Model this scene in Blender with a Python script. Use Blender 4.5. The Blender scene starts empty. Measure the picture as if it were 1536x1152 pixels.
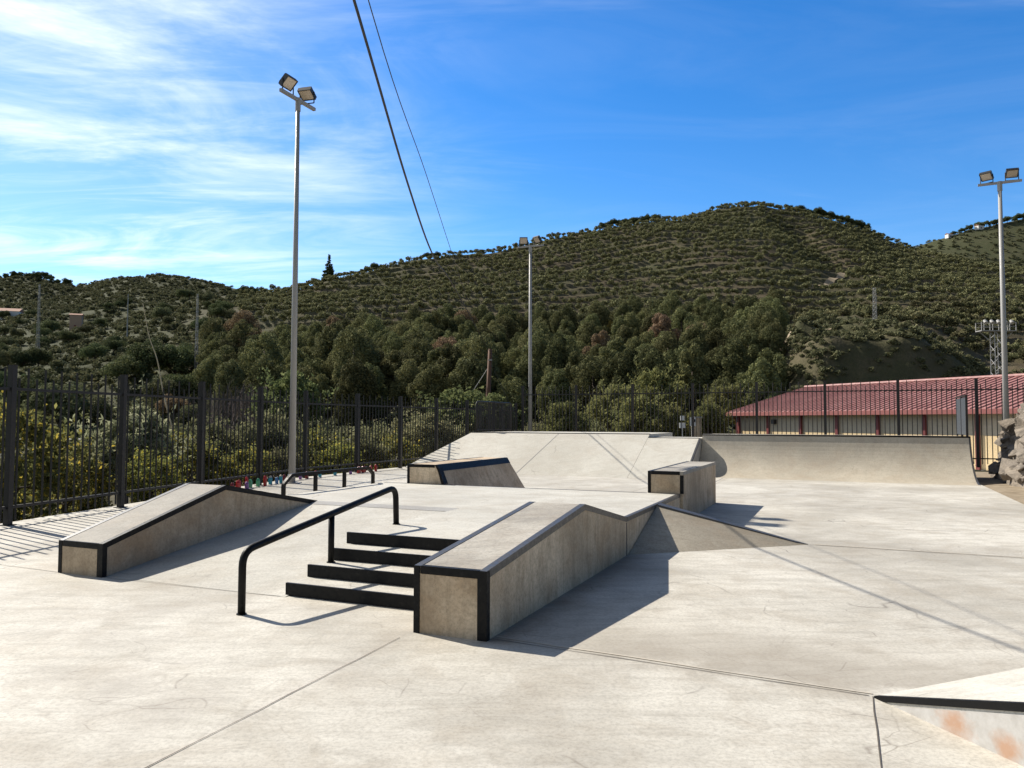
import bpy, bmesh, math, random
import numpy as np
from mathutils import Vector, Matrix, noise as mnoise

random.seed(7)
SC = bpy.context.scene
COL = SC.collection
R = math.radians
F = 1154.0                 # focal length in pixels of the 1536 px wide photograph
CAM_H = 1.6
HOR = 631.5
PITCH = math.atan((HOR - 576) / F)
ROLL = R(0.15)
A = R(23.4)                # the skate park is turned by this against the view
CA, SA = math.cos(A), math.sin(A)


def W(p, q, z=0.0):        # park coordinates -> world
    return Vector((p * CA + q * SA, -p * SA + q * CA, z))


def zpx(u, v, D):          # height of a point seen at pixel row v, D metres ahead
    return CAM_H + (HOR + (u - 768) * 0.0026 - v) / F * D


# ------------------------------------------------------------------ mesh helpers
class MB:
    def __init__(s, off=(0, 0, 0)):
        s.v = []; s.f = []; s.m = []; s.o = off

    def add(s, vs, fs, mi=0):
        b = len(s.v)
        s.v += [(x - s.o[0], y - s.o[1], z - s.o[2]) for x, y, z in vs]
        s.f += [tuple(b + i for i in f) for f in fs]
        s.m += [mi] * len(fs)
        return s

    def box(s, lo, hi, mi=0):
        x0, y0, z0 = lo; x1, y1, z1 = hi
        return s.add([(x0, y0, z0), (x1, y0, z0), (x1, y1, z0), (x0, y1, z0), (x0, y0, z1), (x1, y0, z1), (x1, y1, z1), (x0, y1, z1)],
                     [(3, 2, 1, 0), (4, 5, 6, 7), (0, 1, 5, 4), (1, 2, 6, 5), (2, 3, 7, 6), (3, 0, 4, 7)], mi)

    def hexa(s, v8, mi=0):
        return s.add(v8, [(3, 2, 1, 0), (4, 5, 6, 7), (0, 1, 5, 4), (1, 2, 6, 5), (2, 3, 7, 6), (3, 0, 4, 7)], mi)

    def prism(s, prof, p0, p1, mi=0):      # prof: list of (q, z); extruded along p
        n = len(prof)
        vs = [(p0, q, z) for q, z in prof] + [(p1, q, z) for q, z in prof]
        fs = [tuple(range(n)), tuple(range(2 * n - 1, n - 1, -1))]
        fs += [(i, n + i, n + (i + 1) % n, (i + 1) % n) for i in range(n)]
        return s.add(vs, fs, mi)

    def slab(s, poly, z0, z1, mi=0):       # poly: list of (x, y)
        n = len(poly)
        vs = [(x, y, z0) for x, y in poly] + [(x, y, z1) for x, y in poly]
        fs = [tuple(range(n - 1, -1, -1)), tuple(range(n, 2 * n))]
        fs += [(i, (i + 1) % n, n + (i + 1) % n, n + i) for i in range(n)]
        return s.add(vs, fs, mi)

    def tube(s, pts, r, n=8, cap=True, rot=0.0, mi=0):
        pts = [Vector(p) for p in pts]
        rs = r if isinstance(r, (list, tuple)) else [r] * len(pts)
        vs = []; fs = []
        up = None
        for i, p in enumerate(pts):
            t = (pts[min(i + 1, len(pts) - 1)] - pts[max(i - 1, 0)]).normalized()
            if up is None:
                up = Vector((0, 0, 1)) if abs(t.z) < 0.9 else Vector((1, 0, 0))
            x = t.cross(up)
            x = x.normalized() if x.length > 1e-5 else Vector((1, 0, 0))
            y = x.cross(t).normalized(); up = y
            for k in range(n):
                a = rot + 2 * math.pi * k / n
                c = p + (x * math.cos(a) + y * math.sin(a)) * rs[i]
                vs.append(tuple(c))
        for i in range(len(pts) - 1):
            for k in range(n):
                k2 = (k + 1) % n
                fs.append((i * n + k, i * n + k2, (i + 1) * n + k2, (i + 1) * n + k))
        if cap:
            fs.append(tuple(range(n - 1, -1, -1)))
            fs.append(tuple((len(pts) - 1) * n + k for k in range(n)))
        return s.add(vs, fs, mi)

    def bar(s, path, p1, w, side=1):       # steel angle swept along (q, z) path at the edge p1
        vs = []; fs = []
        pi, po = p1 - side * w, p1 + side * 0.004
        for q, z in path:
            vs += [(pi, q, z + 0.004), (po, q, z + 0.004), (po, q, z - w), (pi, q, z - w)]
        for i in range(len(path) - 1):
            for k in range(4):
                k2 = (k + 1) % 4
                fs.append((i * 4 + k, i * 4 + k2, i * 4 + 4 + k2, i * 4 + 4 + k))
        fs += [(3, 2, 1, 0), tuple(len(vs) - 4 + k for k in range(4))]
        return s.add(vs, fs)

    def build(s, name, mats, parent=None, smooth=False, bevel=0.0, fix=True):
        me = bpy.data.meshes.new(name)
        me.from_pydata(s.v, [], s.f)
        mats = mats if isinstance(mats, (list, tuple)) else [mats]
        for m in mats: me.materials.append(m)
        if len(mats) > 1:
            me.polygons.foreach_set('material_index', s.m)
        if fix or bevel:
            bm = bmesh.new(); bm.from_mesh(me)
            bmesh.ops.recalc_face_normals(bm, faces=bm.faces)
            if bevel:
                ed = [e for e in bm.edges if len(e.link_faces) == 2 and e.calc_face_angle(0) > 0.5]
                bmesh.ops.bevel(bm, geom=ed, offset=bevel, segments=2, affect='EDGES', profile=0.6)
            bm.to_mesh(me); bm.free()
        if smooth:
            me.polygons.foreach_set('use_smooth', [True] * len(me.polygons))
        o = bpy.data.objects.new(name, me); COL.objects.link(o)
        if parent: o.parent = parent
        return o


def fillet(pts, r, n=6):
    pts = [Vector(p) for p in pts]; out = [pts[0]]
    for i in range(1, len(pts) - 1):
        a, b, c = pts[i - 1], pts[i], pts[i + 1]
        d1 = (a - b); d2 = (c - b)
        k = min(r, d1.length * 0.45, d2.length * 0.45)
        s, e = b + d1.normalized() * k, b + d2.normalized() * k
        for j in range(n + 1):
            t = j / n
            out.append(s * (1 - t) ** 2 + b * 2 * t * (1 - t) + e * t * t)
    out.append(pts[-1])
    return out


def tag(o, label=None, cat=None, group=None, kind=None):
    if label: o['label'] = label
    if cat: o['category'] = cat
    if group: o['group'] = group
    if kind: o['kind'] = kind
    return o


def empty(name, loc, rz=0.0):
    o = bpy.data.objects.new(name, None); COL.objects.link(o)
    o.location = loc; o.rotation_euler = (0, 0, rz); o.empty_display_size = 0.2
    return o


def park(name, label, cat, p, q, group=None):       # a thing standing in the skate park, in park axes
    o = empty(name, W(p, q), -A)
    tag(o, label, cat, group)
    return o, (p, q, 0.0)


def copy_tree(o, parent=None):
    c = o.copy(); COL.objects.link(c); c.parent = parent
    for ch in list(o.children): copy_tree(ch, c)
    return c


# ------------------------------------------------------------------ materials
def mat(name, color=(0.5, 0.5, 0.5), rough=0.6, metal=0.0, spec=0.5):
    m = bpy.data.materials.new(name); m.use_nodes = True
    b = m.node_tree.nodes['Principled BSDF']
    b.inputs['Base Color'].default_value = (*color, 1)
    b.inputs['Roughness'].default_value = rough
    b.inputs['Metallic'].default_value = metal
    b.inputs['Specular IOR Level'].default_value = spec
    return m


class NT:
    def __init__(s, m):
        s.m = m; s.t = m.node_tree; s.b = s.t.nodes['Principled BSDF']

    def n(s, typ, **kw):
        x = s.t.nodes.new(typ)
        for k, v in kw.items(): setattr(x, k, v)
        return x

    def l(s, a, b): s.t.links.new(a, b)

    def pos(s, scale=(1, 1, 1), rz=0.0, src='world'):
        if src == 'world':
            g = s.n('ShaderNodeNewGeometry').outputs['Position']
        else:
            g = s.n('ShaderNodeTexCoord').outputs['Object']
        mp = s.n('ShaderNodeMapping')
        mp.inputs['Scale'].default_value = scale
        mp.inputs['Rotation'].default_value = (0, 0, rz)
        s.l(g, mp.inputs['Vector'])
        return mp.outputs['Vector']

    def noise(s, vec, scale, detail=5, rough=0.6, dist=0.0):
        x = s.n('ShaderNodeTexNoise')
        x.inputs['Scale'].default_value = scale; x.inputs['Detail'].default_value = detail
        x.inputs['Roughness'].default_value = rough; x.inputs['Distortion'].default_value = dist
        if vec is not None: s.l(vec, x.inputs['Vector'])
        return x.outputs['Fac']

    def ramp(s, fac, stops):
        x = s.n('ShaderNodeValToRGB')
        el = x.color_ramp.elements
        while len(el) < len(stops): el.new(0.5)
        for e, (p, c) in zip(el, stops):
            e.position = p
            e.color = (c, c, c, 1) if isinstance(c, (int, float)) else (*c, 1)
        s.l(fac, x.inputs['Fac'])
        return x.outputs['Color']

    def mix(s, fac, a, b, mode='MIX'):
        x = s.n('ShaderNodeMix', data_type='RGBA', blend_type=mode)
        for i, v in ((0, fac), (6, a), (7, b)):
            if hasattr(v, 'links'): s.l(v, x.inputs[i])
            elif isinstance(v, (int, float)): x.inputs[i].default_value = v
            else: x.inputs[i].default_value = (*v, 1)
        return x.outputs[2]

    def math(s, op, a, b=0.0):
        x = s.n('ShaderNodeMath', operation=op)
        for i, v in enumerate((a, b)):
            if hasattr(v, 'links'): s.l(v, x.inputs[i])
            else: x.inputs[i].default_value = v
        return x.outputs[0]

    def color(s, c): s.l(c, s.b.inputs['Base Color'])

    def bump(s, h, strength=0.2, dist=0.01):
        x = s.n('ShaderNodeBump')
        x.inputs['Strength'].default_value = strength; x.inputs['Distance'].default_value = dist
        s.l(h, x.inputs['Height']); s.l(x.outputs['Normal'], s.b.inputs['Normal'])


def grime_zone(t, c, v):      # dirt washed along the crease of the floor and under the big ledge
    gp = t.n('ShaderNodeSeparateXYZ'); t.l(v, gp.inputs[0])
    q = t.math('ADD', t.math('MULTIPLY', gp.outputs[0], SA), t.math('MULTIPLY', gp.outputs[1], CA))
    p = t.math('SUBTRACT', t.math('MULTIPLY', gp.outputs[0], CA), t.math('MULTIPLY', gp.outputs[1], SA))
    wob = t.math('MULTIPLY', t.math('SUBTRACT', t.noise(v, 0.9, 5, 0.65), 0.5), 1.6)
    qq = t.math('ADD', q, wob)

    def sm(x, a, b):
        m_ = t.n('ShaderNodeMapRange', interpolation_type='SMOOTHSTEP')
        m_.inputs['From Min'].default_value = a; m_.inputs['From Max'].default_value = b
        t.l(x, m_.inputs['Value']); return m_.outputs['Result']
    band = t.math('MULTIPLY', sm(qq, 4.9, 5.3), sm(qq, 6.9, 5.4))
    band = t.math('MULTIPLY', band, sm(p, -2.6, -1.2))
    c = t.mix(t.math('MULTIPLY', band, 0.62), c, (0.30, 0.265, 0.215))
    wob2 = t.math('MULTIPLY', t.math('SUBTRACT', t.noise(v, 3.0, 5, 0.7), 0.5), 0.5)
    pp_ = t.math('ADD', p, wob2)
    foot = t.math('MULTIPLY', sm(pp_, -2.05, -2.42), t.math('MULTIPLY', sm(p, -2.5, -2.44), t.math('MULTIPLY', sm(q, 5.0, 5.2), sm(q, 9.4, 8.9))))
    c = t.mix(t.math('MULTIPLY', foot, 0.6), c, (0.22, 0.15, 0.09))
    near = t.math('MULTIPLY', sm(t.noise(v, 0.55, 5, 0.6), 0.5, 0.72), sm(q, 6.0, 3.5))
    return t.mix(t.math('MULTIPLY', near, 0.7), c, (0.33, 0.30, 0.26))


def concrete(name, light, dark, brown, streak_rot=0.5, stain=0.5, marks=0.5, rough=0.75, vertical=False, grime=False):
    m = mat(name, light, rough, 0, 0.3); t = NT(m)
    v = t.pos()
    big = t.noise(v, 0.33, 6, 0.62, 0.4)
    med = t.noise(v, 1.7, 7, 0.68, 0.6)
    st = t.noise(t.pos((6, 6, 0.7) if vertical else (0.9, 5.5, 1.0), 0.0 if vertical else streak_rot), 1.3, 6, 0.65, 0.8)
    fine = t.noise(v, 38, 4, 0.7)
    grit = t.noise(v, 95, 3, 0.6)
    c = t.mix(t.ramp(big, [(0.40, 0.0), (0.64, stain)]), light, dark)
    c = t.mix(t.ramp(med, [(0.46, 0.0), (0.68, 0.75 * stain)]), c, brown)
    c = t.mix(t.ramp(t.noise(v, 5.5, 6, 0.72, 0.5), [(0.50, 0.0), (0.70, 0.5 * stain)]), c, dark)
    c = t.mix(t.ramp(st, [(0.47, 0.0), (0.70, 0.6 * stain)]), c, dark)
    c = t.mix(t.ramp(fine, [(0.34, 0.34), (0.56, 0.0)]), c, (dark[0] * 0.6, dark[1] * 0.6, dark[2] * 0.6))
    c = t.mix(t.ramp(grit, [(0.28, 0.55), (0.38, 0.0)]), c, (0.12, 0.105, 0.09))
    if grime: c = grime_zone(t, c, v)
    if marks:
        # thin curved scuffs left by wheels
        wv = t.n('ShaderNodeTexVoronoi', feature='DISTANCE_TO_EDGE'); wv.inputs['Scale'].default_value = 0.8
        wd = t.n('ShaderNodeTexNoise'); wd.inputs['Scale'].default_value = 0.7; wd.inputs['Detail'].default_value = 3
        t.l(v, wd.inputs['Vector'])
        av = t.n('ShaderNodeVectorMath', operation='ADD'); t.l(v, av.inputs[0]); t.l(wd.outputs['Color'], av.inputs[1])
        t.l(av.outputs[0], wv.inputs['Vector'])
        line = t.ramp(wv.outputs['Distance'], [(0.0, 1.0), (0.008, 0.0)])
        gate = t.ramp(t.noise(v, 1.1, 3, 0.6), [(0.52, 0.0), (0.66, marks)])
        c = t.mix(t.math('MULTIPLY', line, gate), c, (0.16, 0.14, 0.12))
        w2 = t.n('ShaderNodeTexVoronoi', feature='DISTANCE_TO_EDGE'); w2.inputs['Scale'].default_value = 2.6
        mp2 = t.n('ShaderNodeMapping'); mp2.inputs['Scale'].default_value = (0.45, 1.5, 1); mp2.inputs['Rotation'].default_value = (0, 0, 0.7)
        t.l(av.outputs[0], mp2.inputs['Vector']); t.l(mp2.outputs[0], w2.inputs['Vector'])
        line2 = t.ramp(w2.outputs['Distance'], [(0.0, 1.0), (0.012, 0.0)])
        gate2 = t.ramp(t.noise(v, 0.8, 4, 0.65), [(0.48, 0.0), (0.64, marks * 0.7)])
        c = t.mix(t.math('MULTIPLY', line2, gate2), c, (0.2, 0.17, 0.14))
    t.color(c)
    t.bump(t.math('ADD', t.math('MULTIPLY', fine, 0.5), med), 0.25, 0.006)
    return m


M = {}
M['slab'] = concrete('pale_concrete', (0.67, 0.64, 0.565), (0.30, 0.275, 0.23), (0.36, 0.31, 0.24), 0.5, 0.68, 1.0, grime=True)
M['deck'] = concrete('deck_concrete', (0.62, 0.60, 0.535), (0.34, 0.32, 0.275), (0.38, 0.33, 0.26), 0.3, 0.6, 0.7)
M['ramp'] = concrete('ramp_concrete', (0.61, 0.585, 0.515), (0.42, 0.395, 0.335), (0.43, 0.375, 0.30), 0.9, 0.55, 0.6)
M['pipe'] = concrete('pipe_concrete', (0.55, 0.495, 0.395), (0.34, 0.305, 0.245), (0.40, 0.325, 0.24), 1.2, 0.7, 0.5, vertical=True)
M['side'] = concrete('raw_concrete', (0.74, 0.60, 0.43), (0.25, 0.19, 0.125), (0.38, 0.255, 0.145), 0, 0.85, 0.0, 0.85, vertical=True)
M['ledge_top'] = concrete('ledge_concrete', (0.50, 0.465, 0.40), (0.22, 0.205, 0.18), (0.33, 0.28, 0.22), 1.1, 0.8, 0.4)
M['wedge'] = concrete('wedge_concrete', (0.46, 0.41, 0.325), (0.24, 0.21, 0.16), (0.32, 0.25, 0.175), 0.2, 0.8, 0.3)
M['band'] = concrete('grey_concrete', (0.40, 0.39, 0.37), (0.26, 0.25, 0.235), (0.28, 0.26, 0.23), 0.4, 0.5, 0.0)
M['joint'] = mat('joint_filler', (0.10, 0.085, 0.07), 0.9)
M['seam'] = mat('pale_seam', (0.50, 0.45, 0.37), 0.9)


def painted(name, c, rough=0.4, worn=(0.2, 0.19, 0.18), amount=0.3):
    m = mat(name, c, rough); t = NT(m)
    v = t.pos()
    w = t.ramp(t.math('MULTIPLY', t.noise(v, 14, 6, 0.7), 1.0), [(0.58, 0.0), (0.75, amount)])
    t.color(t.mix(w, c, worn))
    t.l(t.ramp(t.noise(v, 30, 4), [(0.3, rough * 0.75), (0.7, min(1, rough * 1.4))]), t.b.inputs['Roughness'])
    return m


M['black'] = painted('black_paint', (0.003, 0.003, 0.0033), 0.5, (0.035, 0.033, 0.031), 0.6)
M['black'].node_tree.nodes['Principled BSDF'].inputs['Specular IOR Level'].default_value = 0.22
M['steel_edge'] = painted('worn_steel', (0.06, 0.058, 0.056), 0.42, (0.24, 0.23, 0.22), 0.55)
M['blue_black'] = painted('blue_black_paint', (0.004, 0.006, 0.012), 0.4, (0.02, 0.025, 0.036), 0.4)
M['blue_black'].node_tree.nodes['Principled BSDF'].inputs['Specular IOR Level'].default_value = 0.2
M['fence'] = painted('anthracite_paint', (0.026, 0.025, 0.0245), 0.45, (0.07, 0.058, 0.046), 0.45)
M['fence'].node_tree.nodes['Principled BSDF'].inputs['Specular IOR Level'].default_value = 0.25
M['galv'] = painted('galvanised_steel', (0.34, 0.33, 0.315), 0.5, (0.24, 0.225, 0.21), 0.5)
M['lamp_body'] = mat('lamp_housing', (0.03, 0.03, 0.032), 0.45)
M['lens'] = painted('lamp_lens', (0.62, 0.52, 0.42), 0.3, (0.5, 0.44, 0.36), 0.5)
M['cable'] = mat('cable_rubber', (0.022, 0.021, 0.022), 0.6)
M['grey_sheet'] = painted('grey_sheet', (0.055, 0.064, 0.075), 0.45, (0.1, 0.1, 0.1), 0.3)


def wood(name, c1, c2):
    m = mat(name, c1, 0.85); t = NT(m)
    n = t.noise(t.pos((8, 8, 0.6), src='obj'), 3, 6, 0.7, 0.6)
    t.color(t.ramp(n, [(0.3, c2), (0.7, c1)]))
    return m


M['pole_wood'] = wood('creosoted_wood', (0.17, 0.085, 0.045), (0.075, 0.038, 0.024))
M['bark'] = wood('bark', (0.11, 0.085, 0.06), (0.05, 0.038, 0.028))
M['twig'] = wood('grey_twig', (0.20, 0.155, 0.14), (0.11, 0.085, 0.08))
M['straw'] = wood('dry_stalk', (0.55, 0.47, 0.32), (0.40, 0.33, 0.2))


def foliage(name, a, b, c, trans=0.25, vary=0.35, flower=None):
    m = mat(name, a, 0.85, 0, 0.08); t = NT(m)
    g = t.n('ShaderNodeNewGeometry'); oi = t.n('ShaderNodeObjectInfo')
    col = t.ramp(g.outputs['Random Per Island'], [(0.0, b), (0.5, a), (0.86, c), (0.9, flower)] if flower else [(0.0, b), (0.5, a), (1.0, c)])
    hs = t.n('ShaderNodeHueSaturation')
    t.l(col, hs.inputs['Color'])
    mr = t.n('ShaderNodeMapRange'); mr.inputs['To Min'].default_value = 1 - vary; mr.inputs['To Max'].default_value = 1 + vary
    t.l(oi.outputs['Random'], mr.inputs['Value']); t.l(mr.outputs['Result'], hs.inputs['Value'])
    mr2 = t.n('ShaderNodeMapRange'); mr2.inputs['To Min'].default_value = 0.488; mr2.inputs['To Max'].default_value = 0.518
    rr = t.math('FRACT', t.math('MULTIPLY', oi.outputs['Random'], 7.31))
    t.l(rr, mr2.inputs['Value']); t.l(mr2.outputs['Result'], hs.inputs['Hue'])
    t.color(hs.outputs['Color'])
    if trans:
        tr = t.n('ShaderNodeBsdfTranslucent'); t.l(hs.outputs['Color'], tr.inputs['Color'])
        mx = t.n('ShaderNodeMixShader'); mx.inputs[0].default_value = trans
        t.l(t.b.outputs[0], mx.inputs[1]); t.l(tr.outputs[0], mx.inputs[2])
        t.l(mx.outputs[0], t.t.nodes['Material Output'].inputs['Surface'])
    return m


M['pine'] = foliage('pine_needles', (0.158, 0.163, 0.074), (0.086, 0.098, 0.050), (0.240, 0.228, 0.098), 0.22, 0.4)
M['pine_dead'] = foliage('browned_needles', (0.275, 0.193, 0.127), (0.165, 0.121, 0.083), (0.363, 0.248, 0.154), 0.22, 0.15)
M['pine_yellow'] = foliage('yellowing_leaves', (0.280, 0.219, 0.061), (0.175, 0.149, 0.052), (0.385, 0.280, 0.070), 0.2)
M['orchard'] = foliage('orchard_leaves', (0.181, 0.177, 0.090), (0.106, 0.112, 0.060), (0.275, 0.256, 0.131), 0.2, 0.35)
M['scrub'] = foliage('scrub_leaves', (0.138, 0.147, 0.076), (0.092, 0.103, 0.057), (0.207, 0.196, 0.103), 0.2, 0.3)
M['dark_tree'] = foliage('dark_leaves', (0.105, 0.127, 0.057), (0.066, 0.086, 0.044), (0.165, 0.176, 0.077), 0.2, 0.3)
M['young_pine'] = foliage('fresh_needles', (0.196, 0.190, 0.078), (0.115, 0.121, 0.052), (0.276, 0.253, 0.103), 0.35, 0.2)
M['willow'] = foliage('grey_green_leaves', (0.312, 0.324, 0.192), (0.180, 0.198, 0.108), (0.432, 0.432, 0.276), 0.45, 0.1)
M['yellow'] = foliage('yellow_green_leaves', (0.203, 0.209, 0.074), (0.115, 0.128, 0.054), (0.311, 0.297, 0.095), 0.45, 0.2, (0.621, 0.486, 0.081))
M['olive'] = foliage('olive_leaves', (0.231, 0.231, 0.119), (0.133, 0.140, 0.077), (0.364, 0.343, 0.189), 0.4, 0.25)
M['bigleaf'] = foliage('glossy_leaves', (0.14, 0.165, 0.065), (0.07, 0.09, 0.04), (0.24, 0.26, 0.11), 0.35, 0.15)

m = mat('hill_soil', (0.09, 0.075, 0.05), 0.95, 0, 0.1); t = NT(m)
v = t.pos()
n1 = t.noise(v, 0.02, 6, 0.6); n2 = t.noise(v, 0.25, 6, 0.7); n3 = t.noise(v, 2.5, 5, 0.7)
c = t.mix(t.ramp(n1, [(0.4, 0), (0.62, 1)]), (0.105, 0.084, 0.055), (0.082, 0.084, 0.043))
c = t.mix(t.ramp(n2, [(0.42, 0), (0.7, 0.8)]), c, (0.15, 0.122, 0.08))
sy = t.n('ShaderNodeSeparateXYZ'); t.l(v, sy.inputs[0])
fg = t.math('MULTIPLY', t.ramp(t.math('MULTIPLY', sy.outputs[1], 0.001), [(0.56, 0.0), (0.62, 1.0)]), t.ramp(n2, [(0.35, 1.0), (0.7, 0.45)]))
lf = t.ramp(t.math('ADD', t.math('MULTIPLY', sy.outputs[0], -0.002), t.math('MULTIPLY', sy.outputs[1], -0.0006)), [(0.0, 0.0), (0.1, 0.9)])
c = t.mix(t.math('MAXIMUM', fg, lf), c, (0.062, 0.072, 0.034))

c = t.mix(t.ramp(n3, [(0.4, 0.0), (0.7, 0.6)]), c, (0.055, 0.056, 0.03))
t.color(c); t.bump(n3, 0.6, 0.3)
M['soil'] = m

m = mat('dirt', (0.3, 0.25, 0.18), 0.95, 0, 0.1); t = NT(m)
n = t.noise(t.pos(), 3, 7, 0.7)
t.color(t.ramp(n, [(0.35, (0.22, 0.175, 0.12)), (0.65, (0.36, 0.30, 0.22))])); t.bump(n, 0.5, 0.05)
M['dirt'] = m

m = mat('rock', (0.2, 0.16, 0.12), 0.9, 0, 0.2); t = NT(m)
n = t.noise(t.pos((1, 1, 2.5)), 1.8, 8, 0.7, 0.8); n2 = t.noise(t.pos(), 14, 6, 0.7)
c = t.ramp(n, [(0.3, (0.11, 0.095, 0.08)), (0.5, (0.25, 0.215, 0.175)), (0.72, (0.38, 0.32, 0.25))])
t.color(t.mix(t.ramp(n2, [(0.4, 0.0), (0.7, 0.55)]), c, (0.13, 0.11, 0.09)))
t.bump(t.math('ADD', n, t.math('MULTIPLY', n2, 0.4)), 0.9, 0.08)
M['rock'] = m

m = mat('red_roof', (0.30, 0.075, 0.075), 0.6); t = NT(m)
v = t.pos((1, 1, 1), src='obj')
n = t.noise(v, 0.6, 5, 0.6)
c = t.ramp(n, [(0.3, (0.34, 0.145, 0.13)), (0.7, (0.46, 0.235, 0.21))])
br = t.n('ShaderNodeTexBrick'); br.offset = 0.5
br.inputs['Scale'].default_value = 1.0; br.inputs['Mortar Size'].default_value = 0.035; br.inputs['Brick Width'].default_value = 0.62; br.inputs['Row Height'].default_value = 0.31
br.inputs['Color1'].default_value = (1, 1, 1, 1); br.inputs['Color2'].default_value = (0.86, 0.86, 0.86, 1); br.inputs['Mortar'].default_value = (0.72, 0.7, 0.7, 1)
sw = t.n('ShaderNodeSeparateXYZ'); t.l(v, sw.inputs[0]); cb = t.n('ShaderNodeCombineXYZ'); t.l(sw.outputs[1], cb.inputs[0]); t.l(sw.outputs[0], cb.inputs[1])
t.l(cb.outputs[0], br.inputs['Vector'])
t.color(t.mix(0.8, c, br.outputs['Color'], 'MULTIPLY'))
M['roof'] = m
M['maroon'] = painted('maroon_paint', (0.15, 0.028, 0.026), 0.5, (0.2, 0.08, 0.07), 0.4)
M['fascia'] = painted('fascia_red', (0.27, 0.085, 0.075), 0.6, (0.3, 0.15, 0.13), 0.5)
m = mat('cream_render', (0.6, 0.46, 0.26), 0.9, 0, 0.1); t = NT(m)
n = t.noise(t.pos((3, 3, 3)), 4, 6, 0.7)
t.color(t.ramp(n, [(0.3, (0.58, 0.44, 0.25)), (0.7, (0.72, 0.57, 0.35))])); t.bump(n, 0.5, 0.02)
M['cream'] = m
m = mat('eave_shade_render', (0.33, 0.29, 0.22), 0.9); t = NT(m)  # shadow of the eaves, painted as a greyer wall colour
t.color(t.ramp(t.noise(t.pos(), 5, 5, 0.7), [(0.3, (0.40, 0.345, 0.25)), (0.7, (0.50, 0.43, 0.32))]))
M['eave_shade_render'] = m
M['white'] = painted('white_paint', (0.75, 0.74, 0.72), 0.6, (0.55, 0.53, 0.5), 0.4)
M['rust_white'] = None
m = mat('rusty_white_steel', (0.75, 0.74, 0.72), 0.55); t = NT(m)
v = t.pos()
n = t.noise(v, 3.4, 6, 0.65, 0.3); n2 = t.noise(v, 22, 5, 0.7)
rust = None
for (ps, pz, rad_) in ((0.56, 0.07, 0.20), (0.86, 0.05, 0.13), (1.35, 0.2, 0.22)):
    rc = W(0.12 + 0.6525 * ps, 5.03 - 0.7578 * ps, pz)
    dv = t.n('ShaderNodeVectorMath', operation='DISTANCE'); t.l(v, dv.inputs[0]); dv.inputs[1].default_value = rc
    one = t.math('SUBTRACT', 1.0, t.math('DIVIDE', dv.outputs['Value'], rad_))
    rust = one if rust is None else t.math('MAXIMUM', rust, one)
rf = t.ramp(t.math('MULTIPLY', t.math('ADD', t.math('MAXIMUM', rust, 0.0), t.math('ADD', t.math('MULTIPLY', n, 1.3), t.math('MULTIPLY', n2, 0.7))), 0.4), [(0.54, 0.0), (0.78, 0.7)])
cc = t.mix(t.ramp(t.noise(v, 9, 5, 0.7), [(0.35, 0.0), (0.7, 0.8)]), (0.50, 0.485, 0.46), (0.33, 0.31, 0.28))
t.color(t.mix(rf, cc, (0.42, 0.20, 0.085)))
M['rust_white'] = m

# ------------------------------------------------------------------ terrain
UK = [-700, -400, -100, 0, 150, 350, 500, 700, 870, 1000, 1080, 1150, 1195, 1240, 1300, 1370, 1430, 1480, 1536, 1700, 2100]
Z110 = [-1, -1, -1, -1, -1, -1, -1, -1, -1, -1, -1, -1, -0.5, 0.0, 0.5, 0.5, 0.0, -0.5, -1, -1, -1]
Z122 = [0, 0, 0, 0, 0, 1, 1, 1, 1, 1, 1, 1, 2, 1.5, 1.0, 1.0, 1.0, 0.5, 0, 0, 0]
Z134 = [2, 2, 2, 2, 2, 4, 4, 4, 4, 4, 4, 4, 9.5, 14.5, 16.8, 16, 12, 6, 2.5, 2, 2]
Z150 = [4, 4, 4, 4, 4, 7, 7, 7, 7, 8, 8, 11, 19.5, 20.0, 20.3, 18.8, 14, 9, 6, 6, 6]
Y250 = [535, 535, 533, 530, 525, 515, 506, 503, 497, 487, 484, 488, 492, 488, 476, 470, 468, 470, 476, 480, 480]
DR = [400, 400, 400, 400, 400, 400, 415, 450, 480, 500, 512, 520, 524, 528, 535, 540, 540, 540, 540, 540, 540]
YR = [482, 482, 482, 480, 470, 436, 418, 386, 353, 325, 311, 302, 308, 322, 345, 368, 380, 392, 400, 408, 410]
DY = [20, 20, 20, 14, 10, 40, 40, 40, 40, 40, 40, 40, 40, 40, 40, 30, 24, 20, 16, 12, 12]      # dip behind the first ridge, metres
UF = [-700, -400, -100, 0, 60, 110, 150, 180, 230, 300, 350, 420, 520, 700, 1100, 1250, 1330, 1370, 1410, 1460, 1536, 1700, 2100]
YF = [398, 402, 412, 419, 420, 428, 419, 414, 412, 422, 434, 448, 470, 520, 500, 420, 380, 368, 354, 338, 322, 303, 295]


ROWSTEP = 11.0


def row_wave(u, D): return 7.0 * np.sin(u * 0.0065 + D * 0.004) + 2.0 * np.sin(u * 0.021)


def vnoise(x, y, seed=0.0):           # smooth value noise on arrays
    xi = np.floor(x); yi = np.floor(y); fx = x - xi; fy = y - yi
    fx = fx * fx * (3 - 2 * fx); fy = fy * fy * (3 - 2 * fy)

    def hsh(a, b):
        v_ = np.sin(a * 127.1 + b * 311.7 + seed * 74.7) * 43758.5453
        return v_ - np.floor(v_)
    return ((hsh(xi, yi) * (1 - fx) + hsh(xi + 1, yi) * fx) * (1 - fy) + (hsh(xi, yi + 1) * (1 - fx) + hsh(xi + 1, yi + 1) * fx) * fy) * 2 - 1


def fbm(x, y, sc, octv, seed=0.0):
    t_ = 0; a_ = 1.0
    for k in range(octv):
        t_ = t_ + a_ * vnoise(x / sc, y / sc, seed + k * 3.1); a_ *= 0.5; sc = sc / 2.03
    return t_


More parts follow.
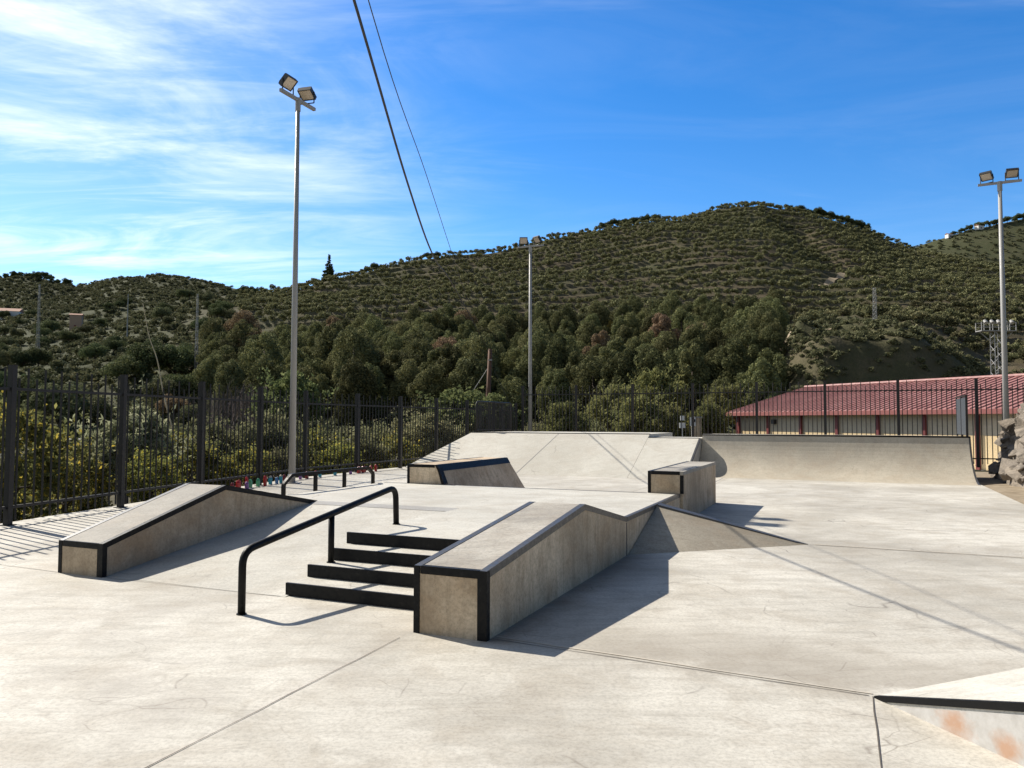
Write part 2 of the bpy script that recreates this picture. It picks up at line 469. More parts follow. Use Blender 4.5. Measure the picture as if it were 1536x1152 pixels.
def terrain(x, y):
    x = np.asarray(x, float); y = np.asarray(y, float)
    D = np.maximum(y, 1.0)
    u = 768 + F * x / np.maximum(y, 40.0)
    uu = np.clip(u, -700, 2100)
    I = lambda tab: np.interp(uu, UK, tab)
    dr = I(DR)
    zr = CAM_H + (HOR - I(YR)) / F * dr
    zf = CAM_H + (HOR - np.interp(uu, UF, YF)) / F * 850
    knots = [(0, -1.4 + 0 * x), (40, -1.6 + 0 * x), (95, -1.0 + 0 * x), (110, I(Z110)), (122 + 2.5 * np.clip((uu - 1200) / 60, 0, 1) * np.clip((1480 - uu) / 60, 0, 1), I(Z122)), (134, I(Z134)), (150, I(Z150)),
             (250, CAM_H + (HOR - I(Y250)) / F * 250), (dr, zr), (dr + 110, zr - I(DY)), (850 + 0 * x, zf), (1100, zf - 60), (3000, 20 + 0 * x)]

    def prof(d):
        z = np.full_like(d, -1.4)
        for (d0, z0), (d1, z1) in zip(knots[:-1], knots[1:]):
            t = np.clip((d - d0) / (d1 - d0), 0, 1)
            z = np.where((d > d0), z0 + (z1 - z0) * t, z)
        return z
    z = (prof(D * 0.994) + prof(D) * 2 + prof(D * 1.006)) / 4
    amp = np.clip((D - 100) / 300, 0, 1)
    z = z + amp * 3.2 * fbm(x, y, 60.0, 4, 1.0)
    mid = np.clip((D - 111) / 8, 0, 1) * np.clip((260 - D) / 60, 0, 1)
    z = z + mid * 1.8 * fbm(x, y, 9.0, 5, 5.0)
    # gully running down from the summit
    ax, ay, bx, by = 1172.0, 505.0, 1262.0, 345.0
    gx0, gy0, gx1, gy1 = (ax - 768) / F * ay, ay, (bx - 768) / F * by, by
    tt = np.clip(((x - gx0) * (gx1 - gx0) + (y - gy0) * (gy1 - gy0)) / ((gx1 - gx0) ** 2 + (gy1 - gy0) ** 2), 0, 1)
    gd = np.hypot(x - gx0 - tt * (gx1 - gx0), y - gy0 - tt * (gy1 - gy0))
    z = z - 8.5 * np.exp(-(gd / 13.0) ** 2) * np.clip((D - 300) / 60, 0, 1) * np.clip((500 - D) / 40, 0, 1)
    # planted terraces of the orchard
    ter = np.clip((D - 235) / 15, 0, 1) * np.clip((dr - D) / 15, 0, 1) * np.clip((uu - 340) / 60, 0, 1)
    z = z + ter * 0.8 * np.sin(2 * np.pi * (D - row_wave(uu, D)) / ROWSTEP)
    # the park itself and the earth round it
    p = x * CA - y * SA; q = x * SA + y * CA
    d_left = np.maximum(-13.95 - p, 0) + np.maximum(p * 0, 0)
    lim = -11.4 - np.clip((q - 7.5) / 10.0, -1.2, 1) * 2.5
    d_left = np.maximum(lim - p, 0)
    d_back = np.maximum(q - 33.2, 0)
    d_right = np.maximum(p - 3.3, 0) * np.clip((q - 31) / 4, 0, 1)
    d = np.sqrt(d_left ** 2 + d_back ** 2 + d_right ** 2)
    s = np.clip((d - 0.35) / 5.0, 0, 1); s = s * s * (3 - 2 * s)
    near = np.where(D < 80, 1.0, 0.0)
    z = np.where(near > 0, -0.14 * (1 - s) + z * s, z)
    return z


def tz(x, y): return float(terrain(np.array([x]), np.array([y]))[0])


def ground_at(u, D):
    x = (u - 768) / F * D
    return x, D, tz(x, D)


ys = np.concatenate([np.linspace(-60, 5, 12), np.linspace(8, 60, 53), np.linspace(62, 108, 24), np.linspace(109, 160, 52), np.linspace(162, 560, 300), np.linspace(566, 1200, 90), np.linspace(1230, 1400, 5)])
fr = np.concatenate([np.linspace(-2.0, -0.9, 30, endpoint=False), np.linspace(-0.9, 0.9, 460), np.linspace(0.91, 2.0, 30)])
YY, FF = np.meshgrid(ys, fr, indexing='ij')
XX = FF * np.maximum(YY, 25.0)
ZZ = terrain(XX, YY)
ny, nx = XX.shape
verts = np.stack([XX, YY, ZZ], -1).reshape(-1, 3)
idx = np.arange(ny * nx).reshape(ny, nx)
quads = np.stack([idx[:-1, :-1], idx[:-1, 1:], idx[1:, 1:], idx[1:, :-1]], -1).reshape(-1, 4)


def np_mesh(name, verts, quads, mats, smooth=False):
    me = bpy.data.meshes.new(name)
    k = quads.shape[1]
    me.vertices.add(len(verts)); me.vertices.foreach_set('co', np.ascontiguousarray(verts, dtype=np.float32).ravel())
    me.loops.add(quads.size); me.loops.foreach_set('vertex_index', np.ascontiguousarray(quads, dtype=np.int32).ravel())
    me.polygons.add(len(quads))
    me.polygons.foreach_set('loop_start', np.arange(0, quads.size, k, dtype=np.int32))
    me.polygons.foreach_set('loop_total', np.full(len(quads), k, dtype=np.int32))
    if smooth: me.polygons.foreach_set('use_smooth', np.ones(len(quads), dtype=bool))
    me.update(calc_edges=True); me.validate()
    for m_ in (mats if isinstance(mats, (list, tuple)) else [mats]): me.materials.append(m_)
    return me


def link(name, me, parent=None, loc=None):
    o = bpy.data.objects.new(name, me); COL.objects.link(o)
    if parent: o.parent = parent
    if loc is not None: o.location = loc
    return o


tag(link('hills_terrain', np_mesh('hills_terrain', verts, quads, M['soil'], True)), kind='structure')


def ribbon(name, pts, w, m_, lift=0.25):      # a path draped on the hillside
    vs = []; P = []
    for i in range(len(pts) - 1):
        for k in range(8):
            tt = k / 8; P.append((pts[i][0] * (1 - tt) + pts[i + 1][0] * tt, pts[i][1] * (1 - tt) + pts[i + 1][1] * tt))
    P.append(pts[-1])
    for i, (u, D) in enumerate(P):
        x, y = (u - 768) / F * D, D
        u2, D2 = P[min(i + 1, len(P) - 1)]; u1, D1 = P[max(i - 1, 0)]
        dx, dy = (u2 - 768) / F * D2 - (u1 - 768) / F * D1, D2 - D1
        l = math.hypot(dx, dy) or 1
        jit = 0.8 + 0.4 * random.random()
        for s in (-1, 1):
            px, py = x - dy / l * w * s * jit, y + dx / l * w * s * jit
            vs.append((px, py, tz(px, py) + lift))
    fs = [(2 * i, 2 * i + 2, 2 * i + 3, 2 * i + 1) for i in range(len(P) - 1)]
    return tag(MB().add(vs, fs).build(name, m_, fix=False), kind='structure')


ribbon('hill_path', [(1262, 352), (1278, 338), (1279, 330), (1262, 318), (1240, 306), (1215, 300)], 1.5, M['dirt'], 0.5)
ribbon('dirt_track', [(1170, 150), (1195, 152), (1230, 154), (1262, 156), (1310, 160)], 0.7, M['dirt'], 0.15)

# valley road seen through the left fence
ribbon('valley_road', [(-60, 96), (100, 96), (250, 97), (420, 98), (600, 100), (800, 101), (1000, 102), (1120, 103)], 2.6, M['band'], 0.25)

# ------------------------------------------------------------------ concrete floor of the park
FA = Vector((-7.64, 11.75)); FB = Vector((-5.76, 21.52))
fdir = (FB - FA).normalized(); fstep = 2.487
fe1 = Vector((SA, CA)); fe2 = Vector((CA, -SA))
left_posts = [FA + fdir * fstep * k for k in range(-3, 5)]
for k in range(1, 7): left_posts.append(left_posts[7] + fe1 * 2.5 * k)
corner = left_posts[-1]
back_start = corner + Vector((0.3, 0.15))
back_posts = [back_start + fe2 * 2.58 * k for k in range(0, 9)]
out = Vector((-fdir.y, fdir.x)) * 0.3
o1 = -fe2 * 0.3
poly = [tuple(left_posts[0] + out - fdir * 8), tuple(left_posts[7] + out * 0.9), tuple(corner + o1 + fe1 * 0.4), tuple(W(3.18, 33.0).xy), tuple(W(3.18, -10).xy), tuple(W(-6, -10).xy)]
slab = tag(MB().slab(poly, -0.2, 0.0).build('skate_ground', M['slab'], bevel=0.01), kind='structure')


def strip(name, a, b, w, m_, z=0.004, wob=0.0):          # a joint line lying on the floor
    w *= 0.6
    a, b = Vector(a), Vector(b); n = max(2, int((b - a).length / 0.25)); d = (b - a).normalized(); nn = Vector((-d.y, d.x))
    vs = []
    for i in range(n + 1):
        c = a.lerp(b, i / n) + nn * random.uniform(-wob, wob)
        ww = w * random.uniform(0.6, 1.2)
        vs += [(*(c - nn * ww / 2), z), (*(c + nn * ww / 2), z)]
    o = MB().add(vs, [(2 * i, 2 * i + 1, 2 * i + 3, 2 * i + 2) for i in range(n)]).build(name, m_, slab, fix=False)
    return o


def P2(p, q): return W(p, q).xy


strip('expansion_joint', P2(-3.04, 4.96), P2(-2.92, 0.6), 0.012, M['joint'], wob=0.004)
strip('expansion_joint', P2(0.12, 5.03), P2(0.14, 0.8), 0.011, M['joint'], wob=0.003)
strip('expansion_joint', P2(-2.40, 5.2), P2(0.10, 5.03), 0.014, M['joint'], wob=0.005)
strip('pale_seam', P2(-2.40, 5.27), P2(0.12, 5.07), 0.035, M['seam'], wob=0.008)
strip('expansion_joint', P2(-13.0, 5.75), P2(-7.62, 5.6), 0.012, M['joint'], wob=0.004)
strip('expansion_joint', P2(-6.94, 5.6), P2(-4.74, 5.66), 0.012, M['joint'], wob=0.003)
strip('expansion_joint', P2(-0.46, 10.8), P2(3.1, 10.75), 0.016, M['joint'], wob=0.006)
strip('pale_seam', P2(-0.40, 10.86), P2(3.1, 10.82), 0.07, M['seam'], wob=0.01)
strip('expansion_joint', P2(-2.36, 15.9), P2(3.1, 15.7), 0.016, M['joint'], wob=0.005)
strip('expansion_joint', P2(-4.5, 15.9), P2(-4.4, 21.2), 0.014, M['joint'], wob=0.004)
strip('expansion_joint', P2(-3.15, 16.4), P2(-3.2, 22.4), 0.02, M['joint'], wob=0.006)
strip('pale_seam', P2(-3.06, 16.4), P2(-3.1, 22.4), 0.06, M['seam'], wob=0.01)
strip('expansion_joint', P2(-9.3, 12.6), P2(-9.2, 21.2), 0.014, M['joint'], wob=0.004)
strip('expansion_joint', P2(-13.6, 18.4), P2(3.1, 18.3), 0.014, M['joint'], wob=0.004)

# ------------------------------------------------------------------ funbox: platform, bank, stairs, ledges
HP = 0.45
r, off = park('skate_platform', 'raised concrete skate platform with a worn steel edge between the two kinked ledges', 'skate platform', -4.7, 9.0)
poly = [(-4.68, 6.66), (-3.022, 6.66), (-3.022, 9.052), (-2.42, 9.052), (-2.42, 12.3), (-7.95, 12.3), (-7.95, 9.075), (-4.68, 9.075)]
b = MB(off); b.slab(poly, -0.02, HP)
o = b.build('deck', [M['deck'], M['side']], r, bevel=0.006)
for f in o.data.polygons: f.material_index = 0 if f.normal.z > 0.5 else 1
MB(off).bar([(9.07, HP), (12.3, HP)], -2.42, 0.05).build('edge_rail', M['steel_edge'], r)
MB(off).box((-7.9, 12.26, HP - 0.045), (-2.95, 12.304, HP + 0.003)).build('far_edge_rail', M['steel_edge'], r)
MB(off).box((-2.43, 9.038, 0.0), (-2.4165, 9.064, HP - 0.06)).build('seam', M['joint'], r)
b = MB(off); b.prism([(5.66, -0.02), (5.66, 0.002), (8.62, 0.40), (9.07, HP - 0.001), (9.07, -0.02)], -6.958, -4.684)
b.build('bank', M['deck'], r)
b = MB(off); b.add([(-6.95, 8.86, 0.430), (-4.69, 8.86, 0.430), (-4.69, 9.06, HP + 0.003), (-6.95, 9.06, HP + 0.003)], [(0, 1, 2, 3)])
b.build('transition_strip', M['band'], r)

r, off = park('stair_set', 'four black fronted concrete steps up to the platform beside the black handrail', 'stairs', -3.9, 5.72)
qs = [5.72, 6.03, 6.345, 6.655]; h = HP / 4
for i in range(3):
    s = MB(off).box((-4.72, qs[i], -0.02), (-3.024, qs[i + 1] - 0.001, h * (i + 1))).build('step', [M['deck'], M['side']], r, bevel=0.004)
    for f in s.data.polygons: f.material_index = 0 if f.normal.z > 0.5 else 1
    MB(off).box((-4.726, qs[i] - 0.005, 0.0 if i == 0 else h * i + 0.002), (-3.03, qs[i] + 0.022, h * (i + 1) + 0.004)).build('riser', M['black'], s)
MB(off).box((-4.726, qs[3] - 0.006, h * 3 + 0.002), (-3.03, qs[3] + 0.022, HP + 0.004)).build('riser', M['black'], r)


def kinked_ledge(name, label, p0, p1, prof, edge_mat, right_edge):
    r, off = park(name, label, 'skate ledge', (p0 + p1) / 2, prof[0][0], 'kinked ledges')
    full = [(prof[0][0], -0.02)] + prof + [(prof[-1][0], -0.02)]
    b = MB(off); b.prism(full, p0, p1)
    o = b.build('ledge_body', [M['ledge_top'], M['side']], r, bevel=0.004)
    for f in o.data.polygons: f.material_index = 0 if f.normal.z > 0.5 else 1
    w = 0.055
    MB(off).bar(prof, p1, w, 1).build('edge_rail', right_edge, r)
    MB(off).bar(prof, p0, w, -1).build('edge_rail', edge_mat, r)
    q0, z0 = prof[0]
    MB(off).box((p0 + w, q0 - 0.005, z0 - w), (p1 - w, q0 + 0.05, z0 + 0.005)).build('front_rail', M['black'], r)
    MB(off).box((p0 - 0.006, q0 - 0.006, 0), (p0 + 0.045, q0 + 0.045, z0 + 0.002)).build('corner_post', M['black'], r)
    MB(off).box((p1 - 0.07, q0 - 0.006, 0), (p1 + 0.007, q0 + 0.05, z0 + 0.002)).build('corner_post', M['black'], r)
    return r


kinked_ledge('kinked_ledge', 'large stained concrete ledge with grey worn edges, right of the stairs in the foreground', -3.02, -2.42,
             [(5.13, 0.5), (7.45, 0.762), (9.05, HP + 0.002)], M['steel_edge'], M['steel_edge'])
kinked_ledge('kinked_ledge', 'concrete ledge with thick black edges on the far left, left of the handrail', -7.60, -6.96,
             [(5.6, 0.335), (7.28, 0.805), (9.07, HP + 0.002)], M['steel_edge'], M['black'])

# handrail on the stairs
r, off = park('stair_handrail', 'sloping black tubular handrail standing on the left of the stairs', 'handrail', -4.6, 5.02)
pp = -4.6
path = fillet([(pp, 5.02, -0.01), (pp, 5.02, 0.515), (pp, 7.38, 0.865), (pp, 7.40, HP - 0.01)], 0.13)
MB(off).tube(path, 0.032, 12).build('rail', M['black'], r, smooth=True)
MB(off).tube([(pp, 6.22, h * 2 - 0.01), (pp, 6.22, 0.68)], 0.030, 12).build('leg', M['black'], r, smooth=True)
for q, z in ((5.02, 0.003), (6.22, h * 2 + 0.003), (7.40, HP + 0.003)):
    MB(off).tube([(pp, q, z - 0.01), (pp, q, z + 0.005)], 0.042, 12).build('foot_plate', M['black'], r)

# low flat rail
r, off = park('flat_rail', 'low black grind rail on four legs in front of the row of candles', 'grind rail', -8.05, 9.64)
pp = -8.06
path = fillet([(pp, 9.66, -0.01), (pp, 9.66, 0.60), (pp, 9.84, 0.735), (pp, 11.98, 0.735), (pp, 12.14, 0.62), (pp, 12.14, -0.01)], 0.03, 3)
MB(off).tube(path, 0.036, 4, rot=math.pi / 4).build('rail', M['black'], r)
for q in (10.45, 11.25):
    MB(off).box((pp - 0.025, q - 0.025, -0.01), (pp + 0.025, q + 0.025, 0.72)).build('leg', M['black'], r)

# pyramid wedge on the right of the platform
r, off = park('hip_wedge', 'triangular concrete hip ramp sloping down from the right side of the platform', 'skate wedge', -1.8, 10.2)
a0, B_, C_, D_ = (-2.412, 10.66, HP - 0.006), (-0.47, 10.82, 0.001), (-2.412, 9.10, 0.001), (-2.412, 10.82, HP - 0.006)
dn = -0.03
MB(off).add([a0, B_, C_, D_, (B_[0], B_[1], dn), (C_[0], C_[1], dn), (D_[0], D_[1], dn)],
            [(0, 2, 1), (0, 1, 3), (1, 4, 6, 3), (2, 5, 4, 1), (0, 3, 6, 5, 2), (4, 5, 6)]).build('wedge_body', M['wedge'], r)
b = MB(off)
e = 0.05
b.hexa([(-2.40, 10.66 - e, HP - 0.045), (-0.62, 10.82 - e, -0.02), (-0.47, 10.828, -0.02), (-2.40, 10.828, HP - 0.045),
        (-2.40, 10.66 - e, HP + 0.004), (-0.62, 10.82 - e, 0.035), (-0.47, 10.828, 0.006), (-2.40, 10.828, HP + 0.004)])
b.build('edge_rail', M['steel_edge'], r)

# grind boxes behind the platform
def frame_box(off, p0, p1, q0, z, w=0.05):
    b = MB(off)
    b.box((p0 + w, q0 - 0.005, z - w), (p1 - w, q0 + 0.04, z + 0.005))
    return b


r, off = park('grind_box', 'tall concrete grind box with a black framed front at the right end of the platform', 'grind box', -2.68, 12.31)
o = MB(off).box((-2.93, 12.308, -0.02), (-2.37, 15.63, 0.8)).build('box_body', [M['ledge_top'], M['side']], r, bevel=0.005)
for f in o.data.polygons: f.material_index = 0 if f.normal.z > 0.5 else 1
frame_box(off, -2.93, -2.37, 12.308, 0.8).build('front_rail', M['black'], r)
MB(off).box((-2.936, 12.302, HP + 0.004), (-2.885, 12.35, 0.803)).build('corner_post', M['black'], r)
MB(off).box((-2.42, 12.302, HP + 0.004), (-2.366, 12.35, 0.745)).build('corner_post', M['black'], r)
MB(off).bar([(12.304, 0.8), (15.63, 0.8)], -2.37, 0.05, 1).build('edge_rail', M['ledge_top'], r)
MB(off).bar([(12.304, 0.8), (15.63, 0.8)], -2.93, 0.05, -1).build('edge_rail', M['steel_edge'], r)

r, off = park('grind_box', 'low concrete box with leaning sides and blue-black top band behind the platform', 'grind box', -7.0, 12.31)
pl, pr_t, pr_b, q0, q1t, q1b = -7.42, -6.80, -6.45, 12.31, 15.45, 15.8
MB(off).hexa([(pl, q0, -0.02), (pr_b, q0, -0.02), (pr_b + 0.03, q1b, -0.02), (pl, q1b, -0.02), (pl, q0, 0.8), (pr_t, q0, 0.8), (pr_t, q1t, 0.8), (pl, q1t, 0.8)]).build('box_body', M['side'], r, bevel=0.004)


def fx(z): return pr_b + (pr_t - pr_b) * (z + 0.02) / 0.82


def fq(z): return q1b + (q1t - q1b) * (z + 0.02) / 0.82


zb = 0.685
b = MB(off)
b.hexa([(fx(zb) - 0.03, q0 - 0.004, zb), (fx(zb) + 0.006, q0 - 0.004, zb), (fx(zb) + 0.008, fq(zb) + 0.004, zb), (fx(zb) - 0.03, fq(zb) + 0.004, zb),
        (pr_t - 0.05, q0 - 0.004, 0.805), (pr_t + 0.006, q0 - 0.004, 0.805), (pr_t + 0.006, q1t + 0.004, 0.805), (pr_t - 0.05, q1t + 0.004, 0.805)])
b.build('side_band', M['blue_black'], r)
MB(off).box((pl - 0.005, q0 - 0.006, 0.75), (pr_t - 0.05, q0 + 0.04, 0.804)).build('front_rail', M['black'], r)
MB(off).box((pl - 0.006, q0 - 0.005, HP + 0.004), (pl + 0.045, q0 + 0.04, 0.75)).build('corner_post', M['black'], r)
b = MB(off); zl = HP + 0.004
b.hexa([(fx(zl) - 0.055, q0 - 0.007, zl), (fx(zl) + 0.006, q0 - 0.007, zl), (fx(zl) + 0.006, q0 + 0.14, zl), (fx(zl) - 0.055, q0 + 0.14, zl),
        (fx(zb) - 0.05, q0 - 0.007, zb + 0.06), (fx(zb + .06) + 0.007, q0 - 0.007, zb + 0.06), (fx(zb + .06) + 0.007, q0 + 0.14, zb + 0.06), (fx(zb) - 0.05, q0 + 0.14, zb + 0.06)])
b.build('corner_post', M['black'], r)
MB(off).bar([(q0, 0.8), (q1t, 0.8)], pl, 0.05, -1).build('edge_rail', M['steel_edge'], r)

# ------------------------------------------------------------------ big bank ramp, quarter pipe
r, off = park('bank_ramp', 'wide pale concrete bank ramp at the far end of the park', 'skate ramp', -9, 21.4)
qb, qt, zt = 21.4, 24.2, 1.2
b = MB(off)
vs = [(-13.25, qb, 0.001), (-5.70, qb, 0.001), (-5.70, qt, zt), (-12.0, qt, zt), (-5.70, 27.7, zt), (-12.0, 27.7, zt),
      (-13.25, qb, -0.05), (-5.70, qb, -0.05), (-5.70, 27.7, -0.05), (-13.25, 27.7, -0.05)]
fs = [(0, 1, 2, 3), (3, 2, 4, 5), (0, 6, 7, 1), (1, 7, 8, 4, 2), (4, 8, 9, 5), (5, 9, 6, 0, 3), (6, 9, 8, 7)]
b.add(vs, fs)
o = b.build('ramp_body', M['ramp'], r)
MB(off).box((-12.0, qt - 0.03, zt - 0.03), (-5.70, qt + 0.06, zt + 0.012)).build('coping', M['steel_edge'], r)
zt2 = 1.09
qt2 = qb + zt2 / zt * (qt - qb)
prof = [(qb, -0.05), (qb, 0.001), (qt2, zt2), (25.6, zt2), (25.6, -0.05)]
MB(off).prism(prof, -5.692, -4.07).build('lower_ramp_body', M['ramp'], r)
MB(off).box((-5.68, qt2 - 0.02, zt2 - 0.03), (-4.12, qt2 + 0.06, zt2 + 0.010)).build('coping', M['steel_edge'], r)
MB(off).bar([(qb + 0.1, 0.04), (qt2, zt2)], -4.07, 0.05, 1).build('edge_rail', M['steel_edge'], r)
sl = zt / (qt - qb)
for p0, p1 in ((-9.15, -8.75),):
    d = 0.012
    MB(off).add([(p0 - d, qb, 0.006), (p0 + d, qb, 0.006), (p1 + d, qt, zt + 0.005), (p1 - d, qt, zt + 0.005)], [(0, 1, 2, 3)]).build('joint_line', M['band'], r, fix=False)

r, off = park('quarter_pipe', 'curved concrete quarter pipe with dark coping in front of the red roofed hall', 'quarter pipe', -0.4, 22.6)
rad = 1.67; qb2 = 22.6
arc = []
for k in range(25):
    x = 1.6 * k / 24
    arc.append((qb2 + x, rad - math.sqrt(rad * rad - x * x) + 0.001))
zq = arc[-1][1]
prof = [(qb2, -0.05)] + arc + [(26.4, zq), (26.4, -0.05)]
o = MB(off).prism(prof, -4.055, 3.12).build('pipe_body', M['pipe'], r)
MB(off).tube([(-4.05, 24.21, zq + 0.0), (3.12, 24.21, zq + 0.0)], 0.028, 10).build('coping', M['black'], r, smooth=True)
MB(off).bar(arc[2:], 3.12, 0.045, 1).build('edge_rail', M['steel_edge'], r)

# guards on the two decks
r, off = park('deck_guard', 'grey sheet metal guard standing at the right end of the quarter pipe', 'guard panel', 3.05, 24.9)
z0, z1 = zq + 0.06, zq + 1.12
for q in (24.30, 25.28, 26.26):
    MB(off).box((3.03, q - 0.02, zq - 0.002), (3.07, q + 0.02, z1)).build('post', M['fence'], r)
for qa, qc in ((24.325, 25.255), (25.305, 26.235)):
    MB(off).box((3.04, qa, z0), (3.058, qc, z1 - 0.03)).build('sheet', M['grey_sheet'], r)
MB(off).box((3.025, 24.28, z1 + 0.001), (3.075, 26.28, z1 + 0.035)).build('top_rail', M['fence'], r)

r, off = park('deck_guard', 'dark barred guard rail with rounded top corner on the bank ramp deck', 'guard rail', -11.95, 25.9)
pp = -11.93; z1 = 1.2 + 1.09
path = fillet([(pp, 24.4, 1.2), (pp, 24.4, z1), (pp, 27.5, z1), (pp, 27.5, 1.2)], 0.18, 5)
MB(off).tube(path, 0.028, 8).build('frame', M['fence'], r, smooth=True)
b = MB(off)
for k in range(24):
    q = 24.5 + k * 0.125
    b.box((pp - 0.012, q - 0.012, 1.29), (pp + 0.012, q + 0.012, z1 - 0.02))
b.box((pp - 0.02, 24.42, 1.26), (pp + 0.02, 27.48, 1.292))
b.build('bars', M['fence'], r)
MB(off).tube([(pp, 25.9, 1.2), (pp, 25.9, z1)], 0.028, 8).build('post', M['fence'], r)

# foreground kicker cut by the right edge of the picture
r, off = park('steel_kicker', 'rust stained white kicker wedge with a black steel edge at the lower right', 'skate wedge', 0.9, 4.6)
Aw = Vector((0.12, 5.03)); dirw = Vector((0.62, -0.72)).normalized(); Lw = 1.9
Bw = Aw + dirw * Lw; slope = 0.285 / 0.95
Cw = Aw + Vector((0.93, 0.99)).normalized() * 3.2
zB = slope * Lw
MB(off).add([(Aw.x, Aw.y, 0.001), (Bw.x, Bw.y, zB), (Cw.x, Cw.y, 0.001), (Bw.x, Bw.y, -0.03), (Aw.x, Aw.y, -0.03), (Cw.x, Cw.y, -0.03)],
            [(0, 1, 2), (0, 4, 3, 1), (1, 3, 5, 2), (0, 2, 5, 4), (3, 4, 5)]).build('wedge_body', [M['deck']], r)
nrm = Vector((dirw.y, -dirw.x)); nrm = nrm if nrm.x < 0 else -nrm
def kp(s, z, o_): c_ = Aw + dirw * s + nrm * o_; return (c_.x, c_.y, z)
MB(off).add([kp(0.16, 0.0, 0.004), kp(Lw, 0.0, 0.004), kp(Lw, zB - 0.05, 0.004), kp(0.17, 0.003, 0.004)], [(0, 1, 2, 3)]).build('side_plate', M['rust_white'], r, fix=False)
b = MB(off)
b.hexa([kp(0.02, -0.02, 0.008), kp(Lw, zB - 0.044, 0.008), kp(Lw, zB - 0.044, -0.03), kp(0.02, -0.02, -0.03),
        kp(0.02, 0.012, 0.008), kp(Lw, zB + 0.006, 0.008), kp(Lw, zB + 0.006, -0.03), kp(0.02, 0.012, -0.03)])
b.build('edge_rail', M['black'], r)

# ------------------------------------------------------------------ fences
def fence(name, label, posts, hp, rail_lo, rail_hi, tall, short, nb, post_w=0.09):
    root = empty(name, (posts[len(posts) // 2].x, posts[len(posts) // 2].y, 0)); tag(root, label, 'fence')
    c = root.location
    for i, P in enumerate(posts):
        d = (posts[min(i + 1, len(posts) - 1)] - posts[max(i - 1, 0)]).normalized(); ang = math.atan2(d.y, d.x)
        b = MB()
        w = post_w / 2
        b.box((-w, -w, -0.05), (w, w, hp)); b.box((-w - 0.004, -w - 0.004, hp + 0.001), (w + 0.004, w + 0.004, hp + 0.016))
        b.box((-w - 0.04, -w - 0.04, 0.002), (w + 0.04, w + 0.04, 0.012))
        o = b.build('post', M['fence'], root, fix=False)
        o.location = (P.x - c.x, P.y - c.y, 0); o.rotation_euler = (0, 0, ang)
    for i in range(len(posts) - 1):
        P, Q = posts[i], posts[i + 1]; d = Q - P; L = d.length; ang = math.atan2(d.y, d.x)
        b = MB()
        x0, x1 = post_w / 2 + 0.004, L - post_w / 2 - 0.004
        for zr in (rail_lo, rail_hi): b.box((x0, -0.02, zr - 0.022), (x1, 0.02, zr + 0.022))
        for k in range(nb):
            x = x0 + (x1 - x0) * (k + 0.5) / nb
            top = tall if k % 2 else short
            b.tube([(x, 0, 0.07), (x, 0, top)], 0.0165, 6)
        o = b.build('bar_panel', M['fence'], root, fix=False)
        o.location = (P.x - c.x, P.y - c.y, 0); o.rotation_euler = (0, 0, ang)
    return root


fence('metal_fence', 'long dark grey bar fence down the left side of the park', left_posts, 2.42, 0.27, 2.07, 2.40, 2.24, 14)
fence('metal_fence', 'taller dark bar fence along the back behind the quarter pipe', back_posts, 3.2, 0.27, 2.80, 3.18, 3.0, 15, 0.10)

